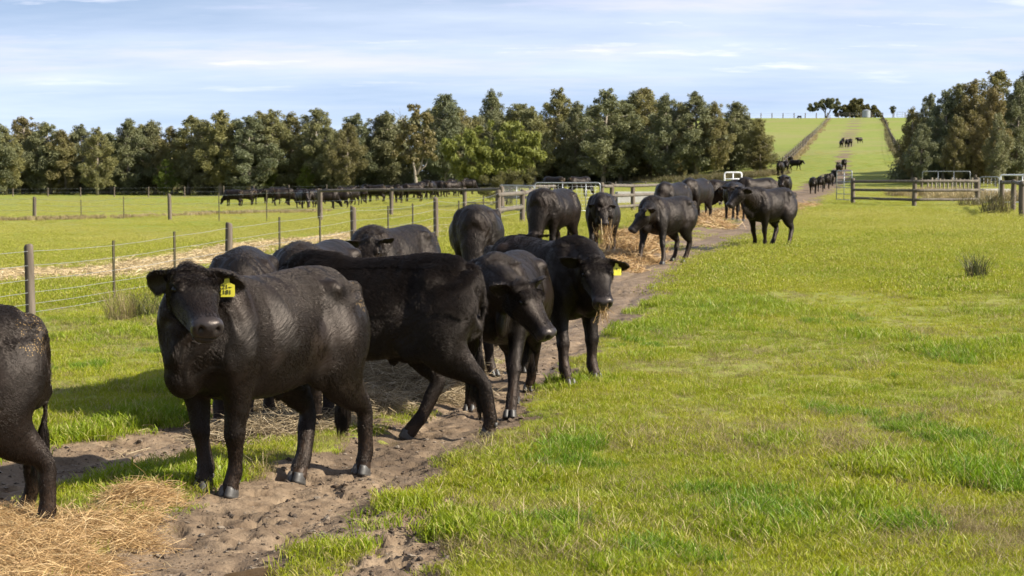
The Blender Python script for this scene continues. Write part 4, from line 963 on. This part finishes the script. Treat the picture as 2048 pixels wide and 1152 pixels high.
fence('crest fence along the skyline of the hill', [(b, 1.5) for b, h in cf], [], (.9, .55), wr=.02, post_r=.13)
gate('crest gate on the skyline right of the small lone tree', gpt(1790, 462), gpt(1812, 462), 1.6, .2, (.9,), (.5,), M_GALV, False, .06)
# white tank box by the crest trees
bm = bmesh.new(); bmesh.ops.create_cone(bm, cap_ends=True, segments=20, radius1=1.2, radius2=1.2, depth=2.0); bmesh.ops.translate(bm, vec=(0, 0, 1.0), verts=bm.verts)
bm2 = bmesh.new(); bmesh.ops.create_cone(bm2, cap_ends=True, segments=20, radius1=1.25, radius2=.2, depth=.35)
tk = empty('water_tank', tuple(GY(1729, 466))); tag(tk, 'pale water tank on the crest below the dense round tree', 'water tank'); bmo('shell', bm, M_GALV, tk, False); bmo('lid', bm2, M_GALV, tk, False).location = (0, 0, 2.18)
# white concrete trough seen through the rails
bm = bmesh.new()
def box(bm, c, s):
    r = bmesh.ops.create_cube(bm, size=1.0); bmesh.ops.scale(bm, vec=s, verts=r['verts']); bmesh.ops.translate(bm, vec=c, verts=r['verts'])
def trough(label, p, L, rot):
    root = empty('water_trough', tuple(p), rot); tag(root, label, 'trough'); bm = bmesh.new(); w_, h_, t_ = .8, .55, .07
    box(bm, (0, -w_/2, h_/2), (L, t_, h_)); box(bm, (0, w_/2, h_/2), (L, t_, h_)); box(bm, (-L/2-t_/2-.002, 0, h_/2), (t_, w_+t_, h_-.01)); box(bm, (L/2+t_/2+.002, 0, h_/2), (t_, w_+t_, h_-.01)); box(bm, (0, 0, .06), (L-.01, w_-t_-.01, .1))
    bmo('basin', bm, plain('concrete', (.46, .44, .41), .8, .25, 6), root, False)
    bm = bmesh.new(); box(bm, (0, 0, .40), (L-.02, w_-t_-.02, .012)); bmo('water', bm, M_WATER, root, False)
trough('pale concrete trough behind the three rail fence right of the silver gate', GY(1282, 75), 2.2, .1)
trough('pale trough in the yard behind the grey mesh gate on the right', GY(1984, 84), 1.4, .3)
# ---------------------------------------------------------------- trees
def leaf_material(name, stops, trans=.30):
    m = bpy.data.materials.new(name); m.use_nodes = True; m.node_tree.nodes.clear(); q = NT(m.node_tree)
    r = q('ObjectInfo').outputs['Random']; bl = q.attr('blade')
    pos = q('NewGeometry').outputs['Position']; n = q.noise(pos, .45, 3); 
    f = q.math('ADD', q.math('MULTIPLY', r, .55), q.math('MULTIPLY', q.math('ADD', n, q.math('MULTIPLY', bl, .35)), .42))
    col = q.ramp(f, stops)
    b = q('BsdfPrincipled', {'Base Color': col, 'Roughness': .5, 'Specular IOR Level': .22}); t = q('BsdfTranslucent', {'Color': q.mix(.5, col, (.20, .18, .03))})
    q('OutputMaterial', {'Surface': q('MixShader', {0: trans, 1: b, 2: t})}); return m
M_GUM = leaf_material('gum_leaves', ((.15, (.145, .160, .088)), (.40, (.195, .200, .100)), (.58, (.21, .195, .070)), (.72, (.205, .188, .078)), (.90, (.215, .180, .080))))
M_GUMD = leaf_material('dark_gum_leaves', ((.2, (.112, .130, .072)), (.6, (.160, .168, .086)), (.9, (.182, .170, .080))), .2)
M_WATTLE = leaf_material('wattle_leaves', ((.2, (.155, .180, .036)), (.6, (.235, .240, .062)), (.9, (.31, .29, .11))), .35)
M_OLIVE = leaf_material('olive_scrub', ((.2, (.085, .085, .030)), (.8, (.135, .120, .045))), .3)
M_BRIGHT = leaf_material('bright_scrub', ((.2, (.080, .115, .018)), (.8, (.14, .16, .025))), .35)
M_BROWN = leaf_material('brown_gum_leaves', ((.2, (.155, .145, .065)), (.5, (.20, .165, .072)), (.9, (.235, .180, .082))), .3)
M_BARK = wood('bark', (.16, .125, .095), (.33, .29, .24)); M_BARKD = wood('dark_bark', (.07, .055, .045), (.15, .125, .10))
def leaves(centres, radii, n, lw, ll, seed, droop=.5, flat=.8):
    """leaf cards around clump centres -> v, f, blade"""
    r = np.random.default_rng(seed); k = r.choice(len(centres), n, p=np.array(radii)**2/np.sum(np.array(radii)**2)); c = np.array(centres)[k]; rad = np.array(radii)[k]
    v = r.normal(0, 1, (n, 3)); v /= np.linalg.norm(v, axis=1)[:, None]; rr = r.random(n)**.45
    p = c+v*(rad*rr)[:, None]*np.array((1, 1, flat))
    d = v*.6+r.normal(0, .5, (n, 3)); d[:, 2] -= droop; d /= np.linalg.norm(d, axis=1)[:, None]
    s = np.cross(d, r.normal(0, 1, (n, 3))); s /= np.linalg.norm(s, axis=1)[:, None]
    L = (ll*(.6+.8*r.random(n)))[:, None]; W = (lw*(.6+.8*r.random(n)))[:, None]/2
    V = np.stack([p-d*L*.5, p-s*W, p+d*L*.5, p+s*W], 1).reshape(-1, 3); F = np.arange(4*n).reshape(-1, 4)
    return V, F, np.repeat(r.random(n), 4)
def limb_mesh(limbs):
    bm = bmesh.new()
    for pts, r0, r1 in limbs: tube(bm, pts, r0, 7, r1)
    me = bpy.data.meshes.new('trunk'); bmesh.ops.recalc_face_normals(bm, faces=bm.faces); bm.to_mesh(me); bm.free(); return me
def gum(seed, H=8.0, W=3.2, n=6500, base=.10, lw=.06, ll=.19, top=.25, bare=0):
    """slender plantation gum: straight trunk, rising limbs, clumped crown"""
    r = random.Random(seed); lx, ly = r.uniform(-.4, .4), r.uniform(-.3, .3)
    limbs = [([(0, 0, -.2), (lx*.2, ly*.2, H*.3), (lx*.6, ly*.6, H*.6), (lx, ly, H*.93)], .14, .03)]; C = []; Rd = []
    for i in range(60):
        t = base+(1-base)*(i+r.random())/60; a = i*2.4+r.uniform(-.5, .5)
        prof = (math.sin(min(1, (t-base+.10)/(.42))*1.57)*(1 if t < .5 else max(0, (1-t)/.5)**.65))*r.uniform(.45, 1.12)
        w_ = W/2*prof+.15; z = H*t; x0, y0 = lx*t, ly*t
        e = (x0+math.cos(a)*w_, y0+math.sin(a)*w_, z+r.uniform(.0, .5)*min(1, w_))
        if t > .15: limbs.append(([(x0, y0, z-.35*w_), (x0+math.cos(a)*w_*.5, y0+math.sin(a)*w_*.5, z-.05), e], .035, .010))
        for s in (.55, 1.0):
            C.append((x0+math.cos(a)*w_*s+r.uniform(-.15, .15), y0+math.sin(a)*w_*s+r.uniform(-.15, .15), z-.35*w_*(1-s)+r.uniform(-.1, .35))); Rd.append(r.uniform(.20, .52)*(.5+.55*prof))
    C.append((lx, ly, H*.94)); Rd.append(.3); C.append((lx, ly, H*.985)); Rd.append(.2); C.append((lx, ly, H*1.01)); Rd.append(.12)
    V, F, B = leaves(C, Rd, n, lw, ll, seed, .6, 1.35); me = npmesh('crown', V, F); fattr(me, 'blade', B)
    return me, limb_mesh(limbs), H
GUMS = [gum(100+i, 8.0, 2.5+.25*(i % 5), 19000, base=(.06, .1, .16, .08, .2, .12, .06, .1)[i]) for i in range(8)]
GUMD_CACHE = {}
def put_tree(label, proto, p, H, W=1.0, mat=None, rot=0, cat='tree', group=None, name='gum_tree', bark=None):
    crown, trunk, H0 = proto; s = H/H0
    root = empty(name, tuple(p), rot); root.scale = (s*W, s*W, s); tag(root, label, cat, group)
    mat = mat or M_GUM; key = (crown.name, mat.name)
    if key not in GUMD_CACHE:
        c = crown if not crown.materials else crown.copy(); c.materials.clear(); c.materials.append(mat); GUMD_CACHE[key] = c
    if not trunk.materials: trunk.materials.append(bark or M_BARK)
    link('crown', GUMD_CACHE[key], None, root, False); link('trunk', trunk, None, root)
    return root
tops = [(-40, 262), (-12, 255), (14, 268), (48, 242), (78, 268), (103, 254), (135, 268), (165, 259), (196, 264), (225, 274), (256, 247), (288, 258), (312, 251), (345, 262), (378, 240), (410, 250), (442, 230), (468, 246), (498, 240), (520, 232), (548, 231), (585, 236), (632, 226),
        (662, 255), (692, 252), (722, 236), (752, 240), (778, 232), (862, 224), (893, 196), (925, 226), (952, 240), (987, 193), (1015, 232), (1042, 214), (1070, 222), (1114, 190), (1148, 214), (1180, 222), (1206, 191), (1240, 212), (1270, 196), (1300, 186), (1335, 200), (1362, 214), (1392, 196), (1428, 214), (1462, 211), (1496, 236), (1520, 242)]
kinds = ['grey green', 'olive', 'dull green', 'bluish green', 'rusty tinged']
tr = random.Random(3)
mats = {'rusty': M_BROWN}
rusty = {3, 24}
for i, (px, top) in enumerate(tops):
    Yd = 172 - px*.010 + tr.uniform(-4, 6); g = GY(px, Yd); H = gh(px, Yd, top)
    where = ('left edge' if px < 330 else 'left half' if px < 800 else 'middle' if px < 1200 else 'hillside end')
    lab = f"plantation gum tree, number {i+1} from the left along the front row"
    put_tree(lab, GUMS[tr.randrange(8)], g, H*1.02, tr.uniform(1.2, 1.7)*min(1.1, 8/H+.1), M_BROWN if i in rusty else (M_GUMD if tr.random() < .3 else M_GUM), tr.random()*6.28, group='gum trees in the front row of the plantation')
rt = [(1822, 222, 122), (1850, 196, 124), (1884, 188, 121), (1918, 172, 126), (1948, 166, 120), (1975, 182, 117), (2002, 148, 125), (2030, 168, 119), (2052, 152, 123), (2085, 150, 121), (2120, 160, 123), (1838, 250, 117), (1905, 235, 114), (1990, 230, 113)]
for i, (px, top, Yd) in enumerate(rt):
    put_tree(f"tall gum tree, number {i+1} of the dark grove behind the right hand fence", GUMS[(i*3+1) % 8], GY(px, Yd), gh(px, Yd, top), tr.uniform(1.05, 1.4), M_BROWN if i in (4, 5, 12) else (M_GUMD if i % 3 else M_GUM), tr.random()*6.28, group='gum trees of the right hand grove')
# woodland behind and the scrub under the rows: a mass nobody could count
def mass(name, spots, seed, mat, n=3600, lw=.14, ll=.34, base=.02, W=3.4):
    VV, FF, BB = [], [], []; off = 0
    for i, (x, y, H) in enumerate(spots):
        r = random.Random(seed+i); C, Rd = [], []
        for k in range(22):
            t = base+(1-base)*r.random(); a = r.random()*6.28; w_ = W/2*(1-t)**.45*r.uniform(.3, 1)
            C.append((x+math.cos(a)*w_, y+math.sin(a)*w_, float(base_z(x, y))+H*t*.95)); Rd.append(r.uniform(.45, .85))
        V, F, B = leaves(C, Rd, n, lw, ll, seed+i); VV.append(V); FF.append(F+off); BB.append(B); off += len(V)
    me = npmesh(name, np.vstack(VV), np.vstack(FF)); fattr(me, 'blade', np.concatenate(BB)); o = tag(link(name, me, mat, None, False), kind='stuff'); return o
sp_ = []
for row, dY in ((1, 7), (2, 14)):
    for px in range(-520, 1530, 38 if row == 1 else 44):
        Yd = 176-px*.010+dY+tr.uniform(-2, 2); j = min(range(len(tops)), key=lambda q_: abs(tops[q_][0]-px)); x, y, _ = GY(px+tr.uniform(-14, 14), Yd)
        sp_.append((x, y, gh(px, Yd, tops[j][1])*tr.uniform(.86, 1.0)))
mass('woodland', sp_, 500, M_GUMD)
sp_ = [(*GY(px+tr.uniform(-8, 8), 177-px*.010+tr.uniform(-2, 2))[:2], tr.uniform(1.6, 3.4)) for px in range(-80, 1535, 26)]
sp_ += [(*GY(px+tr.uniform(-8, 8), 124+tr.uniform(-3, 3))[:2], tr.uniform(1.0, 3.0)) for px in range(1815, 2140, 18)]
mass('undergrowth', sp_, 900, M_GUMD, 1500, .10, .22, .0, 3.2)
sp_ = [(*GY(px+tr.uniform(-14, 14), 130+tr.uniform(-2, 10))[:2], gh(px, 130, 205-(px-1830)*.12)*tr.uniform(.75, .95)) for px in range(1835, 2180, 24)]
mass('grove_interior', sp_, 1300, M_GUMD)
# bright scrub in the row
for i, (px, py, Yd, h, mt, lab) in enumerate(((330, 300, 165, 3.6, M_BRIGHT, 'bright green sapling catching the sun in the left part of the plantation'), (612, 330, 163, 3.2, M_BRIGHT, 'bright green bush low in front of the middle of the plantation'), (530, 300, 165, 4.2, M_BRIGHT, 'yellow green sapling tucked between taller plantation gums'),
                                          (1520, 300, 146, 3.0, M_OLIVE, 'olive bush at the hill end of the plantation'), (1085, 240, 165, 6.4, M_BROWN, 'small orange tinged gum just right of the lone tree'))):
    put_tree(lab, GUMS[(i*2+3) % 8], GY(px, Yd), h if i != 3 else gh(px, Yd, 275), 1.5 if i != 3 else 2.2, mt, i*1.3, cat='bush' if 'bush' in lab else 'tree', name='bush' if 'bush' in lab else 'sapling')
# the big brown gum with a forked trunk
def crown_tree(name, label, p, lobes, limbs, n, lw, ll, seed, mat, bark, cat='tree', droop=.5, group=None, sub=9):
    """lobes: (x, z, y, rx, rz) of crown masses relative to the foot"""
    r = random.Random(seed); C, Rd = [], []
    for x, z, y, rx, rz in lobes:
        for k in range(sub):
            v = Vector((r.gauss(0, 1), r.gauss(0, 1), r.gauss(0, 1))).normalized()*r.uniform(.55, 1.0); C.append((x+v.x*rx, y+v.y*rx, z+v.z*rz)); Rd.append(min(rx, rz)*r.uniform(.22, .48))
    V, F, B = leaves(C, Rd, n, lw, ll, seed, droop); me = npmesh('crown', V, F); fattr(me, 'blade', B)
    root = empty(name, tuple(p)); tag(root, label, cat, group); link('crown', me, mat, root, False)
    bm = bmesh.new()
    for pts, r0, r1 in limbs: tube(bm, pts, r0, 8, r1)
    bmo('trunk', bm, bark, root); return root
u = 150/FPX
crown_tree('gum_tree', 'broad brownish gum with a forked pale trunk left of the lone tree', GY(832, 150), [(-.6, 5.6, 0, 1.3, 1.2), (.5, 6.8, 0, 1.2, 1.1), (.2, 4.9, .3, 1.6, 1.1), (-1.2, 4.0, 0, 1.1, 1.0), (1.0, 4.6, -.3, 1.1, 1.3), (-.2, 8.0, 0, .7, .6), (.2, 3.6, 0, 1.7, .8)],
           [([(0, 0, -.2), (.02, 0, 1.2), (-.1, 0, 2.4), (-.5, 0, 4), (-.7, 0, 6)], .2, .04), ([(-.05, 0, 1.6), (.5, 0, 2.8), (.9, 0, 4.3), (.7, 0, 6.4)], .12, .03), ([(0, 0, 2.0), (.9, .1, 2.7), (1.5, .1, 4.4)], .08, .02), ([(-.3, 0, 3), (-1.3, 0, 3.9)], .07, .02), ([(-.7, 0, 6), (-1.5, .1, 7.4), (-2.2, .2, 8.0)], .03, .008), ([(-1.4, .1, 7.3), (-1.5, .1, 8.1)], .02, .006)], 9500, .12, .26, 41, M_BROWN, M_BARK)
# the lone sunlit tree behind the rail fence: two big lobes of long leaves, bare twigs on top
g = GY(985, 78); k = 78/FPX
def L_(px, py, r=0, dy=0): return ((px-985)*k, (395-py)*k, dy)
lob = [(*L_(925, 290)[:2], 0, 1.05, .85), (*L_(905, 310)[:2], .2, .6, .75), (*L_(955, 262)[:2], .1, .8, .6), (*L_(1030, 262)[:2], 0, 1.1, .75), (*L_(1065, 285)[:2], -.1, .7, .75), (*L_(1040, 310)[:2], .1, 1.0, .7), (*L_(985, 285)[:2], .3, .9, .7), (*L_(935, 335)[:2], 0, .8, .55), (*L_(1000, 245)[:2], .2, .8, .45), (*L_(988, 315)[:2], -.3, 1.1, .7), (*L_(1020, 290)[:2], -.4, .8, .6), (*L_(960, 300)[:2], -.4, .8, .6)]
lm = [([L_(985, 405), L_(975, 350), L_(950, 310), L_(925, 275)], .11, .02), ([L_(988, 405), L_(990, 340), L_(1010, 290), L_(1035, 255)], .12, .02), ([L_(985, 350), L_(982, 300), L_(975, 255), L_(968, 228)], .06, .008), ([L_(980, 300), L_(955, 250), L_(950, 232)], .035, .006), ([L_(1000, 310), L_(1050, 280), L_(1075, 262)], .05, .01),
      ([L_(978, 270), L_(995, 245), L_(1003, 226)], .025, .005), ([L_(976, 262), L_(985, 238), L_(984, 222)], .02, .005), ([L_(960, 258), L_(940, 240)], .02, .005)]
crown_tree('wattle_tree', 'lone broad sunlit tree with long yellow green leaves behind the yard rails', g, lob, lm, 11000, .062, .26, 43, M_WATTLE, M_BARK, droop=.7, sub=12)
crown_tree('bush', 'feathery olive bush at the right foot of the lone tree', GY(1012, 73), [((1012-1012)*k, .75, 0, .75, .7), (.7, 1.1, .1, .6, .5), (-.7, .8, 0, .6, .6), (.2, 1.3, .2, .6, .5), (1.0, 1.5, .1, .4, .3), (-.2, .3, -.2, 1.1, .35)], [([(0, 0, -.1), (.1, 0, .6), (.5, 0, 1.3)], .05, .01), ([(0, 0, .2), (-.4, 0, .9)], .04, .01)], 6500, .022, .16, 44, M_OLIVE, M_BARKD, cat='bush', droop=-.3)
# crest trees
k = 475/FPX
crown_tree('gum_tree', 'spreading umbrella shaped tree on the skyline of the hill', GY(1646, 478), [(-2.4, 3.9, 0, 2.3, 1.3), (0, 4.6, 0, 2.8, 1.5), (2.4, 4.3, 0, 2.6, 1.4), (4.0, 3.4, 0, 1.5, 1.1), (-3.8, 2.9, 0, 1.4, 1.0), (1.0, 3.4, .5, 2.4, 1.0), (-1.5, 3.2, .4, 2.0, .9)], [([(.3, 0, -.3), (.2, 0, 1.5), (-1.5, 0, 3.6)], .3, .08), ([(.5, 0, 0), (1.6, 0, 2.0), (2.2, 0, 4)], .26, .08), ([(.2, 0, 1.3), (.4, 0, 4.4)], .18, .06), ([(-.6, 0, 2.4), (-2.8, 0, 3.5)], .1, .04)], 36000, .30, .5, 45, M_GUMD, M_BARKD)
crown_tree('gum_tree', 'dense round olive tree on the skyline beside the umbrella shaped tree', GY(1710, 480), [(0, 2.6, 0, 5.2, 2.4), (-3.6, 2.0, 0, 3.0, 1.9), (3.8, 2.0, 0, 3.0, 1.8), (.2, 4.2, 0, 3.4, 1.5), (5.8, 1.2, 0, 1.8, 1.2)], [([(0, 0, -.3), (0, 0, 1.5), (.6, 0, 3)], .4, .1), ([(0, 0, .8), (-1.6, 0, 2.4)], .2, .06)], 30000, .30, .5, 46, M_OLIVE, M_BARKD, sub=24)
crown_tree('gum_tree', 'small thin lone tree on the skyline right of the dense round tree', GY(1781, 476), [(0, 2.4, 0, .8, .6), (.5, 3.0, 0, .7, .5), (-.5, 2.9, 0, .6, .5), (.1, 1.8, 0, .6, .4)], [([(0, 0, -.3), (.1, 0, 1.2), (.3, 0, 2.9)], .12, .04), ([(.05, 0, 1.0), (-.4, 0, 2.7)], .08, .03)], 1500, .26, .45, 47, M_GUMD, M_BARKD)
# ---------------------------------------------------------------- rush tussocks and rough grass
def tussock(label, px, py, n, h0, h1, rad, mat, seed, wid=.007, lean=.6, cat='tussock', bend=.4):
    p = G(px, py); p[2] = float(z_ground(p[:1], p[1:2])[0]); me = blades(n, rad, h0, h1, wid, lean, seed, bend); me.materials.append(mat)
    root = link('rush_tussock', me, None, None, False); root.location = p; tag(root, label, cat, None); return root
M_RUSH = leafy_material('rush', (.035, .050, .012), (.065, .070, .020), (.24, .18, .085), .25)
tussock('dry straw coloured tussock at the foot of the near wire fence', 248, 640, 300, .15, .48, .22, M_DRYG, 71, .004, .9)
tussock('smaller brown and green tussock beside the dry one by the near fence', 300, 638, 260, .12, .42, .20, M_RUSH, 72, .004, .8)
tussock('dark green spiky rush clump alone on the right hand grass', 1952, 560, 240, .18, .50, .16, M_RUSH, 73, .006, .7)
tussock('dry brown rush clump in front of the grey mesh gate', 1990, 428, 260, .3, .95, .5, M_RUSH, 74, .016, .8)
tussock('low rough tussock against the corner post on the right', 1940, 412, 200, .15, .5, .6, M_RUSH, 75, .016, .9)
def rough(name, line, n, h, mat, seed, jit):
    r = np.random.default_rng(seed); pr_ = [blades(60, .30, h*.4, h, .02, 1.0, seed+j) for j in range(3)]
    for m_ in pr_: m_.materials.append(mat)
    t = r.random(n)*(len(line)-1); k = np.minimum(t.astype(int), len(line)-2); u = (t-k)[:, None]; P0 = np.array([G(*q_) for q_ in line]); p = P0[k]*(1-u)+P0[k+1]*u
    p[:, :2] += r.normal(0, jit, (n, 2)); p[:, 2] = z_ground(p[:, 0], p[:, 1])-.01
    s = .6+.8*r.random(n); scatter(name, pr_, p, np.stack([r.normal(0, .1, n), r.normal(0, .1, n), r.random(n)*6.28], 1), np.stack([s]*3, 1), r.integers(0, 3, n))
rough('fence_line_grass', [(-30, 442), (72, 440), (165, 438), (342, 432), (440, 428), (540, 424), (641, 424)], 260, .20, M_DRYG, 81, .5)
rough('hill_fence_scrub', [(1563, 342), (1605, 300), (1630, 270), (1660, 238)], 260, .40, M_DRYG, 82, .3)
rough('hill_fence_weeds', [(1808, 335), (1786, 290), (1773, 255), (1765, 238)], 300, .45, M_RUSH, 83, .3)
rough('plantation_edge_grass', [(-40, 386), (400, 380), (800, 374), (1100, 369), (1400, 362), (1530, 352)], 1500, .55, M_RUSH, 84, 1.2)
rough('yard_edge_grass', [(1830, 392), (1900, 395), (1950, 400), (2048, 405)], 260, .5, M_DRYG, 85, .9)
# ---------------------------------------------------------------- the far herd: a few poses, copied with their parts
def far_proto(seed, head, pitch, hyaw=0, **kw): return cow_shape(head=head, hpitch=pitch, hyaw=hyaw, vox=.020, low=True, ears=((0, 10), (0, 10)), **kw)
FAR = {'up': far_proto(1, (.9, 0, 1.22), 45), 'down': far_proto(2, (.88, .05, .55), 68), 'turn': far_proto(3, (.82, .22, 1.20), 42, 50), 'walk': far_proto(4, (.92, 0, 1.08), 52, legs={'FL': (.16, 0, 0), 'FR': (-.18, 0, 0), 'HL': (-.16, 0, 0), 'HR': (.18, 0, 0)})}
proto = {}
def far_cow(kind, label, px, Y, heading, hpx=None, group=None, s=None):
    """hpx: height of the animal in photo pixels"""
    p = GY(px, Y); sc = s or (hpx*Y/FPX/1.24)
    if kind not in proto:
        proto[kind] = put_cow(label, FAR[kind], p[0], p[1], R(heading), sc, group=group, z=p[2], detail=False, mat=M_FARC); return
    src = proto[kind]; c = src.copy(); COL.objects.link(c)
    c.location = p; c.rotation_euler = (0, 0, R(heading)); c.scale = (sc,)*3; c['label'] = label; c['group'] = group
    for ch in src.children:
        d = ch.copy(); COL.objects.link(d); d.parent = c
PG = 'black cattle feeding in the left paddock'
pad = [('down', 468, 112, 170, 'leftmost cow of the paddock herd, its head down to the left'), ('up', 490, 115, 200, 'second cow from the left in the paddock herd, side on'), ('up', 508, 118, 100, 'third cow from the left in the paddock herd, seen from behind'),
       ('turn', 545, 118, 190, 'cow at the left end of the second paddock bunch, head raised'), ('down', 567, 114, 15, 'cow in the middle of the second paddock bunch'), ('up', 590, 116, 355, 'cow at the right end of the second paddock bunch'),
       ('down', 606, 104, 300, 'nearer paddock cow just left of the rail fence end post'), ('down', 628, 106, 250, 'paddock cow touching the rail fence end post'), ('down', 655, 98, 10, 'paddock cow just right of the rail fence end post'), ('up', 678, 100, 185, 'paddock cow under the first span of the heavy rail'),
       ('down', 705, 108, 240, 'paddock cow left of the middle of the first rail span'), ('up', 728, 112, 95, 'paddock cow seen from behind under the first rail span'), ('turn', 752, 118, 170, 'paddock cow left of the second rail post'), ('up', 798, 103, 270, 'paddock calf facing us between the rails right of the second rail post'),
       ('down', 826, 106, 200, 'paddock cow bending left under the second rail span'), ('up', 800, 130, 5, 'brown backed cow rising above the second rail post'), ('down', 852, 116, 20, 'paddock cow in the middle of the second rail span'), ('up', 872, 128, 185, 'far paddock cow above the rail left of the lone tree'),
       ('down', 893, 118, 190, 'paddock cow near the third rail post'), ('up', 912, 126, 20, 'far paddock cow just left of the lone tree'), ('down', 935, 120, 15, 'paddock cow half hidden by the foliage of the lone tree'), ('up', 770, 126, 10, 'far paddock cow behind the second rail post'), ('down', 640, 120, 0, 'far paddock cow seen over the end post'),
       ('up', 520, 121, 10, 'far paddock cow behind the gap between the first two bunches'), ('down', 557, 122, 185, 'far paddock cow behind the second bunch'), ('up', 618, 119, 170, 'far paddock cow behind the nearer pair by the end post'), ('up', 692, 118, 20, 'far paddock cow seen over the first rail span'),
       ('down', 716, 121, 175, 'head down far paddock cow over the first rail span'), ('up', 742, 123, 5, 'side on far paddock cow over the first rail span'), ('down', 838, 124, 170, 'head down far paddock cow over the second rail span'), ('up', 862, 108, 260, 'nearer paddock cow facing us under the second rail span'), ('down', 905, 112, 30, 'nearer paddock cow left of the olive bush'),
       ('down', 1108, 92, 150, 'cow behind the silver gate, left of the two'), ('down', 1158, 92, 20, 'cow behind the silver gate, right of the two')]
for kd, px, Y, hd, lab in pad: far_cow(kd, lab, px, Y, hd, group=PG, s=1.0+.1*((px*7) % 5-2)/4)
TG = 'black cattle walking in file down the track'
trk = [('walk', 1625, 101, 262, 35, 'first cow of the file walking down the track to the gate'), ('walk', 1640, 106, 258, 33, 'second cow of the file on the track, right behind the leader'), ('up', 1652, 112, 262, 30, 'third cow of the file, next to the open gate'), ('down', 1660, 118, 255, 27, 'fourth cow of the file, partly behind the third'),
       ('walk', 1666, 124, 258, 26, 'fifth cow of the file on the track'), ('up', 1676, 136, 250, 23, 'sixth cow of the file, broadest of the knot above the open gate'), ('walk', 1686, 142, 262, 22, 'last cow of the file, above the open gate'),
       ('up', 1559, 138, 255, 31, 'leftmost of the four cows by the hill fence'), ('walk', 1570, 143, 265, 27, 'second of the four cows by the hill fence'), ('down', 1579, 158, 100, 16, 'highest of the four cows by the hill fence'), ('walk', 1589, 147, 330, 22, 'cow walking right at the hill fence'),
       ('walk', 1680, 190, 265, 15, 'cow on the hill track, left of the middle bunch'), ('up', 1683, 212, 268, 12, 'cow on the hill track, above the middle bunch'), ('walk', 1691, 190, 262, 17, 'cow on the hill track, centre of the middle bunch'), ('walk', 1698, 194, 262, 17, 'cow on the hill track, right of the middle bunch'),
       ('walk', 1716, 222, 215, 13, 'highest cow on the right of the hill track'), ('down', 1596, 452, 180, 7, 'tiny lone cow on the skyline left of the hill trees')]
for kd, px, Y, hd, hp, lab in trk: far_cow(kd, lab, px, Y, hd, hp, TG)
